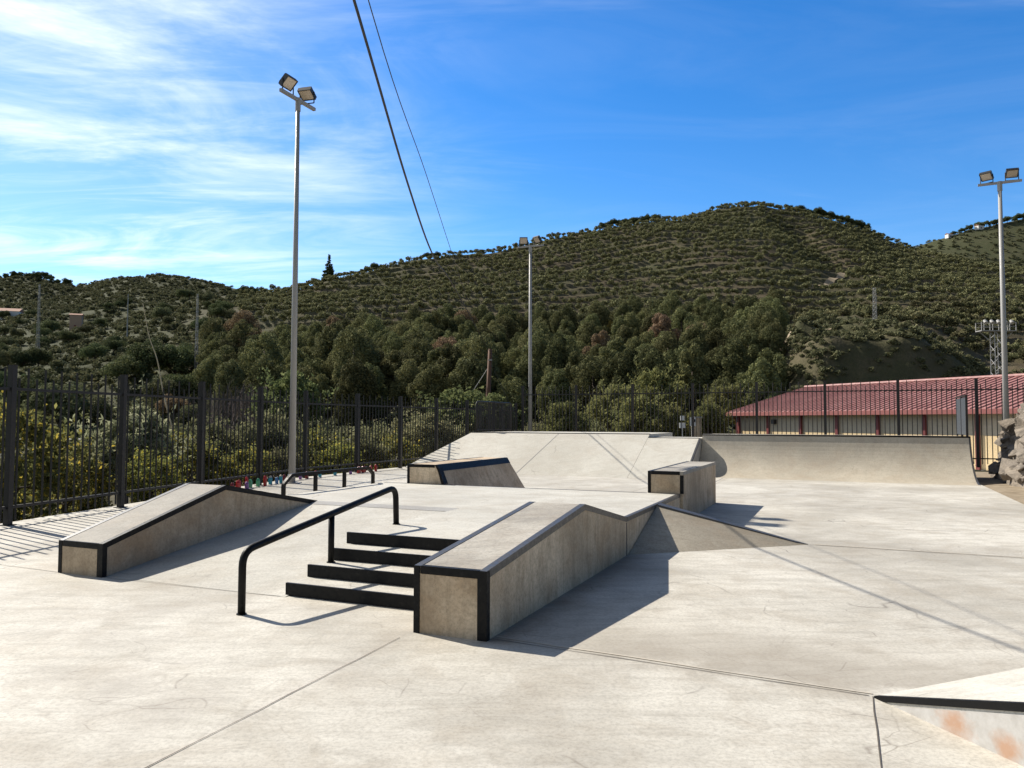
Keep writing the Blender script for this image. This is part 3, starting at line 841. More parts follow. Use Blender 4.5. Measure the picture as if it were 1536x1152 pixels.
# ------------------------------------------------------------------ floodlight poles
def floodlight_pole(label, x, y, hgt, bar_dir, lamps, r0=0.088, r1=0.05, z0=-0.05):
    root = empty('floodlight_pole', (x, y, 0)); tag(root, label, 'floodlight', 'floodlight poles')
    MB().tube([(0, 0, z0), (0, 0, hgt * 0.5), (0, 0, hgt)], [r0, (r0 + r1) / 2, r1], 20).build('pole', M['galv'], root, smooth=True)
    MB().box((-0.2, -0.2, 0.0), (0.2, 0.2, 0.02)).build('base_plate', M['galv'], root)
    d = Vector((bar_dir[0], bar_dir[1], 0)).normalized(); nn = Vector((-d.y, d.x, 0))
    a = math.atan2(d.y, d.x)
    cb = MB(); cb.box((-0.68, -0.04, -0.04), (0.68, 0.04, 0.04)); cb.tube([(0, 0, -0.3), (0, 0, 0.045)], r1 + 0.02, 12)
    o = cb.build('crossbar', M['galv'], root); o.location = (0, 0, hgt - 0.05); o.rotation_euler = (0, 0, a)
    for s, yaw, tilt in lamps:
        W2, H2 = 0.195, 0.165
        b = MB()
        b.box((-W2, -H2, -0.05), (W2, H2, 0.05))
        for k in range(9):
            xx = -W2 + 0.05 + k * (2 * W2 - 0.1) / 8
            b.box((xx - 0.006, -H2 + 0.03, -0.11), (xx + 0.006, H2 - 0.03, -0.051))
        # rim round the lens
        for q_ in (((-W2, -H2, 0.051), (W2, -H2 + 0.025, 0.07)), ((-W2, H2 - 0.025, 0.051), (W2, H2, 0.07)), ((-W2, -H2 + 0.026, 0.051), (-W2 + 0.025, H2 - 0.026, 0.07)), ((W2 - 0.025, -H2 + 0.026, 0.051), (W2, H2 - 0.026, 0.07))):
            b.box(*q_)
        lamp = b.build('floodlight', M['lamp_body'], root, bevel=0.0)
        c_ = d * s + Vector((0, 0, hgt + 0.26))
        lamp.location = c_
        # local +Z is the way the lamp looks, local +Y points up
        f = Vector((math.cos(tilt) * math.sin(yaw), math.cos(tilt) * math.cos(yaw), -math.sin(tilt)))
        rx = f.cross(Vector((0, 0, 1))).normalized(); uy = rx.cross(f).normalized()
        if rx.cross(uy).dot(f) < 0: rx = -rx
        lamp.rotation_euler = Matrix((rx, uy, f)).transposed().to_euler()
        MB().box((-W2 + 0.027, -H2 + 0.027, 0.052), (W2 - 0.027, H2 - 0.027, 0.058)).build('lens', M['lens'], lamp)
        br = MB()
        for sx in (-1, 1):
            br.add([tuple(rx * sx * (W2 + 0.012) + Vector((0, 0, zz)) + nn * k * 0.02) for zz in (-0.27, 0.02) for k in (-1, 1)], [(0, 1, 3, 2)])
            p0_ = rx * sx * (W2 + 0.012)
            br.tube([tuple(p0_ + Vector((0, 0, -0.27))), tuple(p0_ + Vector((0, 0, 0.03)))], 0.016, 5)
        br.tube([tuple(-rx * (W2 + 0.012) + Vector((0, 0, -0.27))), tuple(rx * (W2 + 0.012) + Vector((0, 0, -0.27)))], 0.016, 5)
        o = br.build('bracket', M['lamp_body'], root); o.location = c_
    return root


floodlight_pole('tall floodlight pole on the left, standing by the fence behind the low rail', -5.60, 19.69, 10.0, (SA, CA),
                [(-0.40, R(113), R(46)), (0.36, R(195), R(60))])
floodlight_pole('floodlight pole in the far corner behind the bank ramp', 0.88, 37.1, 10.15, (CA, -SA),
                [(-0.36, R(183), R(25)), (0.36, R(228), R(42))], 0.10, 0.06)
floodlight_pole('white grey floodlight pole at the right behind the rocks', 17.72, 27.6, 10.35, (CA, -SA * 1.2),
                [(-0.40, R(232), R(48)), (0.38, R(200), R(46))], 0.105, 0.062)

# ------------------------------------------------------------------ wooden utility pole and cables
r = empty('utility_pole', (-1.72, 55, tz(-1.72, 55))); tag(r, 'leaning reddish wooden utility pole beyond the far fence corner', 'utility pole')
zb = r.location.z
MB().tube([(-0.25, 0, -0.3), (0.0, 0, 4.0), (0.15, 0, 6.75 - zb)], [0.21, 0.18, 0.14], 12).build('pole', M['pole_wood'], r, smooth=True)
MB().box((0.02, -0.2, 5.9 - zb), (0.30, -0.10, 6.0 - zb)).build('bracket', M['galv'], r)
b = MB(); b.tube([(0.13, 0, 5.6 - zb), (-4.6, 2, -0.1)], 0.022, 6); b.build('guy_wire', M['galv'], r)
b = MB(); b.tube([(0.16, 0, 5.8 - zb), (3.6, 3.5, 0.0)], 0.018, 6); b.build('guy_wire', M['cable'], r)


def catmull(P, n=8):
    P = [Vector(p) for p in P]; out = []
    for i in range(len(P) - 1):
        p0, p1, p2, p3 = P[max(i - 1, 0)], P[i], P[i + 1], P[min(i + 2, len(P) - 1)]
        for k in range(n):
            t = k / n
            out.append(0.5 * ((2 * p1) + (p2 - p0) * t + (2 * p0 - 5 * p1 + 4 * p2 - p3) * t * t + (3 * p1 - p0 - 3 * p2 + p3) * t ** 3))
    out.append(P[-1]); return out


def cable(label, uv, a, rr):
    pts = []
    for u, v, D in uv:
        pts.append(((u - 768) / F * D, D, zpx(u, v, D)))
    pts.reverse()
    x0, y0, z0 = pts[-1]
    pts += [(a, 0.0, z0 + 1.1), (a + 0.1, -14.0, z0 + 3.6)]
    o = MB().tube(catmull(pts), rr, 6).build('overhead_cable', M['cable'], None, smooth=True)
    return tag(o, label, 'cable', 'cables to the wooden pole')


def uvD(lst, a): return [(u, v, a / ((u - 768) / F)) for u, v in lst]


cable('thick black overhead cable, left of the two running to the wooden pole', uvD([(528, 0), (610, 275), (650, 385), (682, 432), (727, 515)], -1.57) + [(736, 529, 54.9)], -1.57, 0.016)
cable('thin black overhead cable, right of the two running to the wooden pole', uvD([(550, 0), (636, 255), (680, 388), (702, 449)], -1.40) + [(737, 527, 54.9)], -1.4, 0.006)

# ------------------------------------------------------------------ candles at the fence foot
CC = {'red': (0.42, 0.015, 0.02), 'dark red': (0.16, 0.012, 0.02), 'teal': (0.03, 0.30, 0.40), 'green': (0.10, 0.42, 0.22), 'purple': (0.22, 0.10, 0.30), 'blue': (0.08, 0.22, 0.45)}
for k in list(CC): M['candle ' + k] = mat('candle_' + k.replace(' ', '_'), CC[k], 0.25)
M['candle_lid'] = mat('candle_lid', (0.55, 0.5, 0.42), 0.4)
seq = [(336, 'dark red', .2), (349, 'red', .22), (354, 'red', .22), (359, 'purple', .17), (365, 'red', .27), (370.5, 'green', .2), (380.5, 'green', .2), (386, 'red', .26), (399, 'teal', .22),
       (406, 'blue', .17), (411.5, 'teal', .22), (420, 'dark red', .2), (424, 'blue', .2), (428, 'teal', .2), (446, 'purple', .18), (452.5, 'dark red', .2), (464.5, 'red', .19), (468.5, 'red', .2), (473.5, 'teal', .17),
       (498, 'teal', .18), (518, 'purple', .15)]
reds = [(529.5, 'red', .2), (534, 'red', .2), (538.5, 'red', .2), (543, 'red', .2), (548, 'red', .2), (552.5, 'red', .2), (557, 'red', .22)]
near_words = ['beside the left ledge crest', 'just right of the left ledge crest', 'in the cluster over the ledge slope', 'in the cluster over the ledge slope', 'in the cluster over the ledge slope', 'right after the tall red ones',
              'standing alone left of a fence post', 'close to the fence post', 'right of the fence post', 'between two teal candles', 'middle of the teal group', 'among the teal group', 'near the end of the teal group',
              'left of the floodlight pole', 'right of the floodlight pole', 'right of the floodlight pole', 'behind the low rail', 'behind the low rail', 'behind the low rail', 'behind the middle of the low rail', 'behind the right half of the low rail']


def fence_point(u):
    a = (u - 768) / F
    for P, Q in zip(left_posts[:-1], left_posts[1:]):
        d = Q - P; den = d.x - a * d.y
        if abs(den) < 1e-9: continue
        t_ = (a * P.y - P.x) / den
        if 0 <= t_ <= 1 and P.y > 5: return P + d * t_, Vector((d.y, -d.x)).normalized()
    return Vector((-5, 22)), Vector((1, 0))


def candle(u, colr, hh, label, group):
    P, nrm_ = fence_point(u)
    c_ = P + nrm_ * random.uniform(0.12, 0.26)
    root = empty('votive_candle', (c_.x, c_.y, 0.0)); tag(root, label, 'candle', group)
    rr = random.uniform(0.040, 0.048)
    MB().tube([(0, 0, 0.001), (0, 0, 0.02), (0, 0, hh * 0.72), (0, 0, hh * 0.8)], [rr * 0.9, rr, rr * 1.02, rr * 0.8], 12).build('jar', M['candle ' + colr], root, smooth=False)
    MB().tube([(0, 0, hh * 0.8 + 0.001), (0, 0, hh * 0.9), (0, 0, hh)], [rr * 0.85, rr * 0.8, rr * 0.35], 12).build('lid', M['candle ' + colr] if colr != 'teal' else M['candle_lid'], root)


count = {}
ordn = ['first', 'second', 'third', 'fourth', 'fifth', 'sixth']
for (u, colr, hh), nw in zip(seq, near_words):
    k = count.get(colr, 0); count[colr] = k + 1
    candle(u, colr, hh, '%s votive candle %s, %s %s from left' % (colr, nw, ordn[min(k, 5)], colr), 'votive candles along the left fence')
for u, colr, hh in reds:
    candle(u, colr, hh, 'red votive candle in the close red row at the right end of the low rail', 'red candles in the close row')

# ------------------------------------------------------------------ rocks on the right
random.seed(3)
nq, np_ = 230, 140
vs = []
p_lo, p_hi, q_lo, q_hi = 3.45, 9.5, 14.0, 27.2
for i in range(nq):
    for j in range(np_):
        q = q_lo + (q_hi - q_lo) * i / (nq - 1); s = j / (np_ - 1)
        pbase = 4.0 + 0.45 * mnoise.noise(Vector((q * 0.45, 3.1, 0))) + max(0, 18.5 - q) * 0.22
        p = pbase + (p_hi - pbase) * s
        e = (p - pbase)
        hgt = 2.7 * (1 - math.exp(-e * 1.15)) * (0.72 + 0.28 * min(1, max(0, (q - 15) / 5)))
        hgt *= min(1.0, (q - q_lo) / 2.5 + 0.05) * min(1.0, (q_hi - q) / 1.2 + 0.15)
        v_ = Vector((p * 0.9, q * 0.9, hgt * 1.8))
        dist = mnoise.voronoi(v_ * 1.5)[0]
        blk = (dist[1] - dist[0])
        dist2 = mnoise.voronoi(v_ * 3.6)[0]
        n_ = mnoise.fractal(v_ * 1.3, 1.0, 2.0, 5)
        amp = min(1.0, e * 1.5 + 0.1)
        st_ = mnoise.noise(Vector((p * 0.5 + hgt * 3.2 + q * 1.3, q * 0.35, 2.0)) * 1.7); sh_ = 1 - abs(mnoise.noise(Vector((p * 1.2 - hgt * 4.0, q * 3.0 + hgt * 2.2, 5.0))))
        fn_ = mnoise.fractal(v_ * 5.0, 0.9, 2.1, 4)
        dz = amp * (0.34 * min(blk, 0.5) + 0.22 * min(dist2[1] - dist2[0], 0.4) + 0.16 * n_ + 0.2 * st_ + 0.22 * (sh_ - 0.7) + 0.05 * fn_)
        vs.append((p - 0.6 * dz, q + 0.22 * n_ * amp, max(-0.1, hgt + dz - 0.12) if j else -0.15))
fs = [(i * np_ + j, i * np_ + j + 1, (i + 1) * np_ + j + 1, (i + 1) * np_ + j) for i in range(nq - 1) for j in range(np_ - 1)]
rk = MB((5.5, 20.5, 0)).add(vs, fs)
rr_ = random.Random(8)
axis = Matrix.Rotation(R(-32), 3, 'Y') @ Matrix.Rotation(R(20), 3, 'X')
for n_b in range(1100):
    i = rr_.randrange(8, nq - 4); j = int(3 + (np_ * 0.75) * rr_.random() ** 1.5)
    c_ = Vector(vs[i * np_ + j])
    big = rr_.random() ** 2
    sx, sy, sz = 0.07 + 0.26 * big, 0.09 + 0.34 * big * rr_.uniform(0.6, 1.2), 0.035 + 0.10 * big
    rot = axis @ Matrix.Rotation(rr_.uniform(-.45, .45), 3, 'Z') @ Matrix.Rotation(rr_.uniform(-.25, .25), 3, 'X')
    bm = bmesh.new()
    for _ in range(11):
        d_ = Vector((rr_.uniform(-1, 1), rr_.uniform(-1, 1), rr_.uniform(-1, 1)))
        d_ = d_ / max(abs(d_.x), abs(d_.y), abs(d_.z)) * rr_.uniform(0.75, 1)
        bm.verts.new(c_ + rot @ Vector((d_.x * sx, d_.y * sy, d_.z * sz)))
    bmesh.ops.convex_hull(bm, input=bm.verts)
    bm.verts.index_update()
    used = [v_ for v_ in bm.verts if v_.link_faces]
    mp_ = {v_: k for k, v_ in enumerate(used)}
    rk.add([tuple(v_.co) for v_ in used], [tuple(mp_[v_] for v_ in f.verts) for f in bm.faces])
    bm.free()
o = rk.build('rock_outcrop', M['rock'], None, fix=False)
o.location = W(5.5, 20.5); o.rotation_euler = (0, 0, -A)
tag(o, 'jagged brown rock outcrop rising beside the right end of the quarter pipe', 'rocks')
# bare earth strip between slab and rock
MBs = MB().add([tuple(W(3.17, -6, -0.03)), tuple(W(11, -6, 0.2)), tuple(W(11, 29, 0.2)), tuple(W(3.17, 29, -0.03))], [(0, 1, 2, 3)])
tag(MBs.build('earth_verge', M['dirt'], fix=False), kind='structure')

# ------------------------------------------------------------------ red roofed hall
E0 = Vector((20.95, 72.0)); along = Vector((0.39, -0.921)).normalized(); back = Vector((0.921, 0.39)).normalized()
r = empty('sports_hall', (E0.x, E0.y, -1.6), math.atan2(along.y, along.x)); tag(r, 'long low hall with a ribbed red roof and cream walls behind the back fence', 'building')
# local x runs along the wall towards us, local y = away from the wall (left of x), z up from -1.6
Lh = 46.0; Wd = 19.0; zE = 4.05; zR = 6.58; ov = 0.7
sgn = 1 if Vector((-along.y, along.x)).dot(back) > 0 else -1
def Y(v): return sgn * v
MB().box((0.3, min(Y(0.0), Y(Wd - 1.4)), -0.3), (Lh, max(Y(0.0), Y(Wd - 1.4)), 2.35)).build('wall', M['cream'], r)
MB().box((0.302, min(Y(0.02), Y(Wd - 1.42)), 2.352), (Lh, max(Y(0.02), Y(Wd - 1.42)), zE - 0.02)).build('shaded_upper_wall', M['eave_shade_render'], r)
b = MB(); ym = Wd / 2 - 0.7
gab = [(0.31, Y(0.05), zE - 0.021), (0.31, Y(Wd - 1.45), zE - 0.021), (0.31, Y(ym), zR - 0.12)]
b.add(gab + [(0.6, a_, c_) for _, a_, c_ in gab], [(0, 1, 2), (5, 4, 3), (0, 3, 4, 1), (1, 4, 5, 2), (2, 5, 3, 0)]); b.build('gable_wall', M['cream'], r)
b = MB()
th = 0.1
slope_ = (zR - zE) / (ym + ov)
for s0, s1 in ((-ov, ym), (Wd - 1.4 + ov, ym)):
    b.hexa([(-0.35, Y(s0), zE - th), (Lh + 0.5, Y(s0), zE - th), (Lh + 0.5, Y(s1), zR - th), (-0.35, Y(s1), zR - th),
            (-0.35, Y(s0), zE), (Lh + 0.5, Y(s0), zE), (Lh + 0.5, Y(s1), zR), (-0.35, Y(s1), zR)])
k = -0.3
while k < Lh + 0.4:
    b.hexa([(k, Y(-ov), zE + 0.002), (k + 0.09, Y(-ov), zE + 0.002), (k + 0.09, Y(ym), zR + 0.002), (k, Y(ym), zR + 0.002),
            (k + 0.02, Y(-ov), zE + 0.075), (k + 0.07, Y(-ov), zE + 0.075), (k + 0.07, Y(ym), zR + 0.075), (k + 0.02, Y(ym), zR + 0.075)])
    k += 0.56
rf = b.build('roof', M['roof'], r)
MB().box((-0.4, min(Y(-ov - 0.14), Y(-ov - 0.003)), zE - 0.32), (Lh + 0.5, max(Y(-ov - 0.14), Y(-ov - 0.003)), zE - 0.005)).build('gutter', M['fascia'], rf)
MB().tube([(-0.4, Y(ym), zR + 0.05), (Lh + 0.5, Y(ym), zR + 0.05)], 0.14, 8).build('ridge_cap', M['roof'], rf)
for i in range(12):
    x = 0.5 + i * 3.9
    MB().box((x - 0.13, min(Y(-0.18), Y(-0.003)), -0.3), (x + 0.13, max(Y(-0.18), Y(-0.003)), zE - 0.33)).build('pilaster', M['maroon'], r)
MB().box((5.0, min(Y(-0.3), Y(-0.003)), 3.0), (5.35, max(Y(-0.3), Y(-0.003)), 3.4)).build('wall_lamp', M['lamp_body'], r)
MB().tube([(0.2, Y(-0.4), zE - 0.4), (0.2, Y(-0.1), zE - 1.0), (0.2, Y(-0.1), -0.2)], 0.06, 6).build('downpipe', M['maroon'], r)
MB().box((2, min(Y(-2.2), Y(-0.2)), 0.05), (Lh, max(Y(-2.2), Y(-0.2)), 0.12)).build('plinth_pavement', M['white'], r)

# ------------------------------------------------------------------ lattice masts and little signs
def lattice(name, label, cat, u, D, vb, vt, w0, w1, m_, nseg=12, base_on_ground=True):
    x = (u - 768) / F * D
    z0 = tz(x, D) if vb is None else zpx(u, vb, D); z1 = zpx(u, vt, D)
    r = empty(name, (x, D, z0)); tag(r, label, cat)
    H_ = z1 - z0; b = MB(); c4 = [(-1, -1), (1, -1), (1, 1), (-1, 1)]
    for sx, sy in c4: b.tube([(sx * w0, sy * w0, -0.5), (sx * w1, sy * w1, H_)], max(0.03, w0 * 0.12), 4)
    b.build('mast_legs', m_, r, fix=False)
    b = MB()
    for k in range(nseg):
        za, zb_ = H_ * k / nseg, H_ * (k + 1) / nseg
        wa, wb = w0 + (w1 - w0) * k / nseg, w0 + (w1 - w0) * (k + 1) / nseg
        for i in range(4):
            a_, b_ = c4[i], c4[(i + 1) % 4]
            if k % 2: a_, b_ = b_, a_
            b.tube([(a_[0] * wa, a_[1] * wa, za), (b_[0] * wb, b_[1] * wb, zb_)], max(0.02, w0 * 0.085), 3)
    b.build('cross_bracing', m_, r, fix=False)
    return r, H_


lattice('lattice_mast', 'slim pale lattice mast standing on the grassy knoll', 'mast', 1315, 152, 488, 430, 0.3, 0.2, M['galv'], 18)
r, H_ = lattice('floodlight_tower', 'lattice floodlight tower with a lamp gallery behind the hall roof', 'floodlight tower', 1497, 105, None, 497, 0.55, 0.5, M['galv'], 16)
b = MB(); b.box((-2.4, -0.7, H_), (2.4, 0.7, H_ + 0.12))
for x in (-2.35, -1.2, 0, 1.2, 2.35):
    for y in (-0.66, 0.66): b.box((x - 0.04, y - 0.04, H_ + 0.121), (x + 0.04, y + 0.04, H_ + 1.2))
for y in (-0.66, 0.66):
    for z in (0.65, 1.2): b.box((-2.4, y - 0.035, H_ + z), (2.4, y + 0.035, H_ + z + 0.06))
b.tube([(-2.3, 0, H_), (-0.5, 0, H_ - 1.6)], 0.07, 5); b.tube([(2.3, 0, H_), (0.5, 0, H_ - 1.6)], 0.07, 5)
b.build('gallery', M['galv'], r, fix=False)
for x in (-1.8, -0.9, 0.0, 0.9, 1.8):
    MB().tube([(x, -0.75, H_ + 1.1), (x, -0.45, H_ + 1.5)], [0.28, 0.2], 10).build('floodlight', M['galv'], r)
lattice('power_pylon', 'thin lattice power pylon on the left hillside by the pink hut', 'pylon', 54, 230, None, 425, 0.4, 0.15, M['galv'], 20)
lattice('power_pylon', 'thin lattice power pylon in front of the round trees left of the wood', 'pylon', 293, 170, None, 440, 0.3, 0.12, M['galv'], 22)
x, y, z = ground_at(188, 260)
o = MB().tube([(0, 0, -0.5), (0, 0, zpx(188, 440, 260) - z)], [0.22, 0.14], 8).build('concrete_post', M['galv']); o.location = (x, y, z)
tag(o, 'plain grey post standing on the left hillside above the round trees', 'post')


def sign(u, D, vt, vb, label, two):
    x = (u - 768) / F * D; z0 = tz(x, D)
    r = empty('road_sign', (x, D, z0)); tag(r, label, 'sign')
    MB().tube([(0, 0, -0.1), (0, 0, zpx(u, vt, D) - z0)], 0.04 if two else 0.08, 8).build('pole', M['white'], r)
    zt_, zb_ = zpx(u, vt, D) - z0, zpx(u, vb, D) - z0
    MB().box((-0.2, -0.12, zb_), (0.2, -0.07, zt_)).build('board', M['white'], r)
    if two:
        MB().box((-0.13, -0.12, zt_ + 0.15), (0.13, -0.07, zt_ + 0.45)).build('board', M['white'], r)
    else:
        MB().box((0.06, -0.128, zb_ + (zt_ - zb_) * 0.45), (0.16, -0.1215, zt_ - 0.12)).build('mark', M['black'], r)


sign(1023, 50, 634, 642, 'small white sign with two boards on a thin pole behind the back fence', True)
sign(1038.5, 50, 626, 639, 'larger white sign with a black mark behind the back fence', False)
x, y, z = ground_at(1046, 52)
r = empty('gate_pillar', (x, y, z)); tag(r, 'pale concrete pillar beside the white signs behind the back fence', 'pillar')
MB().box((-0.22, -0.22, -0.1), (0.22, 0.22, zpx(1046, 627, 52) - z)).build('shaft', M['side'], r)
MB().box((-0.27, -0.27, zpx(1046, 627, 52) - z + 0.001), (0.27, 0.27, zpx(1046, 627, 52) - z + 0.1)).build('cap', M['band'], r)


def hut(u, D, w, hh, label, wall_m, roof_m):
    x, y, z = ground_at(u, D)
    r = empty('farmhouse', (x, y, z), 0.3); tag(r, label, 'house')
    MB().box((-w / 2, -w / 3, -1), (w / 2, w / 3, hh)).build('wall', wall_m, r)
    MB().prism([(-w / 3 - 0.3, hh + 0.002), (0, hh + w * 0.16), (w / 3 + 0.3, hh + 0.002)], -w / 2 - 0.3, w / 2 + 0.3).build('roof', roof_m, r)
    MB().box((-w * 0.12, -w / 3 - 0.05, 0.1), (w * 0.06, -w / 3 - 0.003, min(2.2, hh * 0.6))).build('door', M['maroon'], r)


M['terracotta'] = mat('terracotta', (0.32, 0.14, 0.08), 0.8)
M['pink'] = painted('pink_render', (0.42, 0.29, 0.21), 0.8, (0.3, 0.2, 0.15), 0.4)
hut(111, 320, 4.5, 6.5, 'small pink block house on the left hillside', M['pink'], M['terracotta'])
hut(30, 420, 15, 4.5, 'low white farmhouse among shrubs at the far left', M['white'], M['white'])
hut(8, 400, 12, 4, 'small white shed left of the low white farmhouse', M['white'], M['terracotta'])
hut(1430, 842, 7, 3.6, 'white cottage on the far right ridge, lower of two', M['white'], M['terracotta'])
hut(1476, 844, 8, 3.8, 'white cottage on the far right ridge, higher of two', M['white'], M['terracotta'])

# ------------------------------------------------------------------ vegetation meshes
def leaves(rng, pts, outw, size, aspect=1.6, tilt=0.7):
    n = len(pts)
    nr = outw * (1 - tilt) + rng.normal(size=(n, 3)) * tilt
    nr /= np.linalg.norm(nr, axis=1, keepdims=True) + 1e-9
    a = rng.normal(size=(n, 3)); a -= nr * (a * nr).sum(1, keepdims=True); a /= np.linalg.norm(a, axis=1, keepdims=True) + 1e-9
    b = np.cross(nr, a)
    s = size * rng.uniform(0.55, 1.35, (n, 1))
    a = a * s * aspect * 0.5; b = b * s * 0.5
    bend = nr * s * 0.18
    V = np.stack([pts - a, pts - b * 0.9 + bend, pts + a, pts + b * 0.9 + bend], 1).reshape(-1, 3)
    Q = np.arange(n * 4).reshape(n, 4)
    return V, Q


def crown(seed, rx, rz, nlobe, nleaf, size, zc, aspect=1.6, lobe=0.42, kind='round', tilt=0.7, fill=0.18):
    rng = np.random.default_rng(seed)
    cs = []
    for i in range(nlobe):
        if kind == 'cone':
            h_ = (i + 0.5) / nlobe; rr = rx * (1 - h_) * rng.uniform(0.55, 1.0); th_ = i * 2.4 + rng.uniform(-.4, .4)
            cs.append((rr * math.cos(th_) * 0.75, rr * math.sin(th_) * 0.75, zc - rz + 2 * rz * h_, max(0.12, 0.5 * (1 - h_)) * rx))
        elif kind == 'pine':
            h_ = (i + 0.5) / nlobe; th_ = i * 2.39996 + rng.uniform(-.5, .5)
            env = math.sin(math.pi * (0.16 + 0.80 * h_)) ** 0.75 * rng.uniform(0.62, 1.08)
            rr = rx * env * 0.72
            cs.append((rr * math.cos(th_), rr * math.sin(th_), zc - rz + 2 * rz * (0.06 + 0.88 * h_) + rng.uniform(-.4, .4), rx * lobe * rng.uniform(0.65, 1.2) * (1.0 - 0.35 * h_)))
        else:
            d = rng.normal(size=3); d /= np.linalg.norm(d)
            if kind == 'dome' and d[2] < -0.3: d[2] *= -0.6
            k = rng.uniform(0.45, 0.86)
            cs.append((d[0] * rx * k, d[1] * rx * k, zc + d[2] * rz * k, rng.uniform(0.62, 1.15) * lobe * rx))
    cs = np.array(cs)
    w = cs[:, 3] ** 2; which = rng.choice(len(cs), nleaf, p=w / w.sum())
    d = rng.normal(size=(nleaf, 3)); d /= np.linalg.norm(d, axis=1, keepdims=True)
    rad = cs[which, 3:4] * (1 - np.abs(rng.normal(0, 0.22, (nleaf, 1))))
    inner = rng.random((nleaf, 1)) < fill
    rad = np.where(inner, rad * rng.random((nleaf, 1)), rad)
    pts = cs[which, :3] + d * rad * np.array([1, 1, {'cone': 0.5, 'pine': 1.15}.get(kind, 0.85)])
    V, Q = leaves(rng, pts, d, size, aspect, tilt)
    return V, Q, cs


def trunk_mesh(name, cs, h0, r0, lean=0.0, nb=7, m_=None):
    b = MB(); top = Vector((lean, 0, h0))
    b.tube([(0, 0, -0.4), (lean * 0.4, 0.02, h0 * 0.5), tuple(top)], [r0, r0 * 0.75, r0 * 0.5], 7)
    for i, c_ in enumerate(cs[:nb]):
        st = Vector((lean * 0.4, 0.02, h0 * (0.45 + 0.5 * (i / max(1, nb)))))
        e_ = Vector(c_[:3]); md = st.lerp(e_, 0.55) + Vector((0, 0, -0.05 * h0))
        b.tube([tuple(st), tuple(md), tuple(e_)], [r0 * 0.4, r0 * 0.27, r0 * 0.12], 5)
    me = bpy.data.meshes.new(name); me.from_pydata(b.v, [], b.f); me.materials.append(m_ or M['bark'])
    me.polygons.foreach_set('use_smooth', [True] * len(me.polygons))
    return me


def proto(name, seed, m_, rx, rz, zc, nlobe, nleaf, size, trunk_h, trunk_r, **kw):
    V, Q, cs = crown(seed, rx, rz, nlobe, nleaf, size, zc, **kw)
    return np_mesh(name + '_crown', V, Q, m_), trunk_mesh(name + '_trunk', cs, trunk_h, trunk_r), V, Q


def plant(name, pr, loc, sc, rz, label, cat, group=None, szz=None):
    r = empty(name, loc, rz); tag(r, label, cat, group)
    r.scale = (sc, sc, szz if szz else sc)
    link('crown', pr[0], r); link('trunk', pr[1], r)
    return r


def one_mesh(name, V, Q, trunk_me, m_, loc, sc, rz, me=None): pass


# pines of the wood: crown + trunk, unit size about 9 m wide, 10 m tall
def with_mat(pr, m_):
    me = pr[0].copy(); me.materials.clear(); me.materials.append(m_); return (me,) + tuple(pr[1:])


pines = [proto('pine', 11 + i, M['pine'], 3.5 + 0.35 * (i % 3), 3.7 + 0.45 * (i % 2), 5.2, 24 + 5 * (i % 3), 12000, 0.19, 6.8, 0.22, aspect=1.9, lobe=0.36, kind='pine', fill=0.06, tilt=0.45) for i in range(6)]
pines_dead = [with_mat(p_, M['pine_dead']) for p_ in pines[:3]]
pine_yel = with_mat(pines[3], M['pine_yellow'])
rng = np.random.default_rng(5)
spots = []
for D in np.arange(116, 262, 6.5):
    u = 330.0
    while u < 1200:
        uu = u + rng.uniform(-14, 14) * 170 / D; DD = D + rng.uniform(-3, 3)
        top = 250
        ok = True
        if uu > 1165 and DD > 140: ok = False
        if uu > 1188: ok = False
        if uu < 420 and DD < 150 and rng.random() < 0.5: ok = False
        if uu < 480 and DD > 205: ok = False
        if uu < 640 and DD > 222: ok = False
        if DD > 232 + (uu - 700) * 0.05 + 12 * math.sin(uu * 0.02): ok = False
        if ok: spots.append((uu, DD))
        u += 7.4 / D * F * rng.uniform(0.85, 1.2)
dead_at = [(365, 210), (395, 165), (497, 188), (500, 160), (668, 158), (650, 215), (690, 225), (890, 160), (1000, 185), (1060, 178)]
dead_idx = {}
for k, (du, dd) in enumerate(dead_at):
    j = min(range(len(spots)), key=lambda i: abs(spots[i][0] - du) + abs(spots[i][1] - dd) * 1.0)
    dead_idx[j] = k
yel_idx = min(range(len(spots)), key=lambda i: abs(spots[i][0] - 920) + abs(spots[i][1] - 200))
dsorted = sorted(dead_idx, key=lambda j: spots[j][0])
names_n = ['first', 'second', 'third', 'fourth', 'fifth', 'sixth', 'seventh', 'eighth', 'ninth', 'tenth', 'eleventh', 'twelfth']
rnd = random.Random(9)
order = sorted(range(len(spots)), key=lambda i: spots[i][1])
for rank, j in enumerate(order):
    u, D = spots[j]; x, y, z = ground_at(u, D)
    s = rnd.uniform(0.78, 1.18); rz = rnd.uniform(0, 6.28)
    if j in dead_idx:
        plant('pine_tree', pines_dead[j % 3], (x, y, z - 0.2), max(1.0, s) * 1.12, rz, 'rust brown pine in the green wood, %s browned tree from the left' % names_n[dsorted.index(j)], 'tree', 'browned pines in the wood')
    elif j == yel_idx:
        plant('pine_tree', pine_yel, (x, y, z - 0.2), s * 0.6, rz, 'only golden yellow tree in the dark green wood', 'tree')
    elif rank < 300:
        plant('pine_tree', pines[rnd.randrange(6)], (x, y, z - 0.2), s, rz, 'dark green pine in the dense wood at the foot of the orchard hill', 'tree', 'green pines of the wood', s * rnd.uniform(0.9, 1.2))

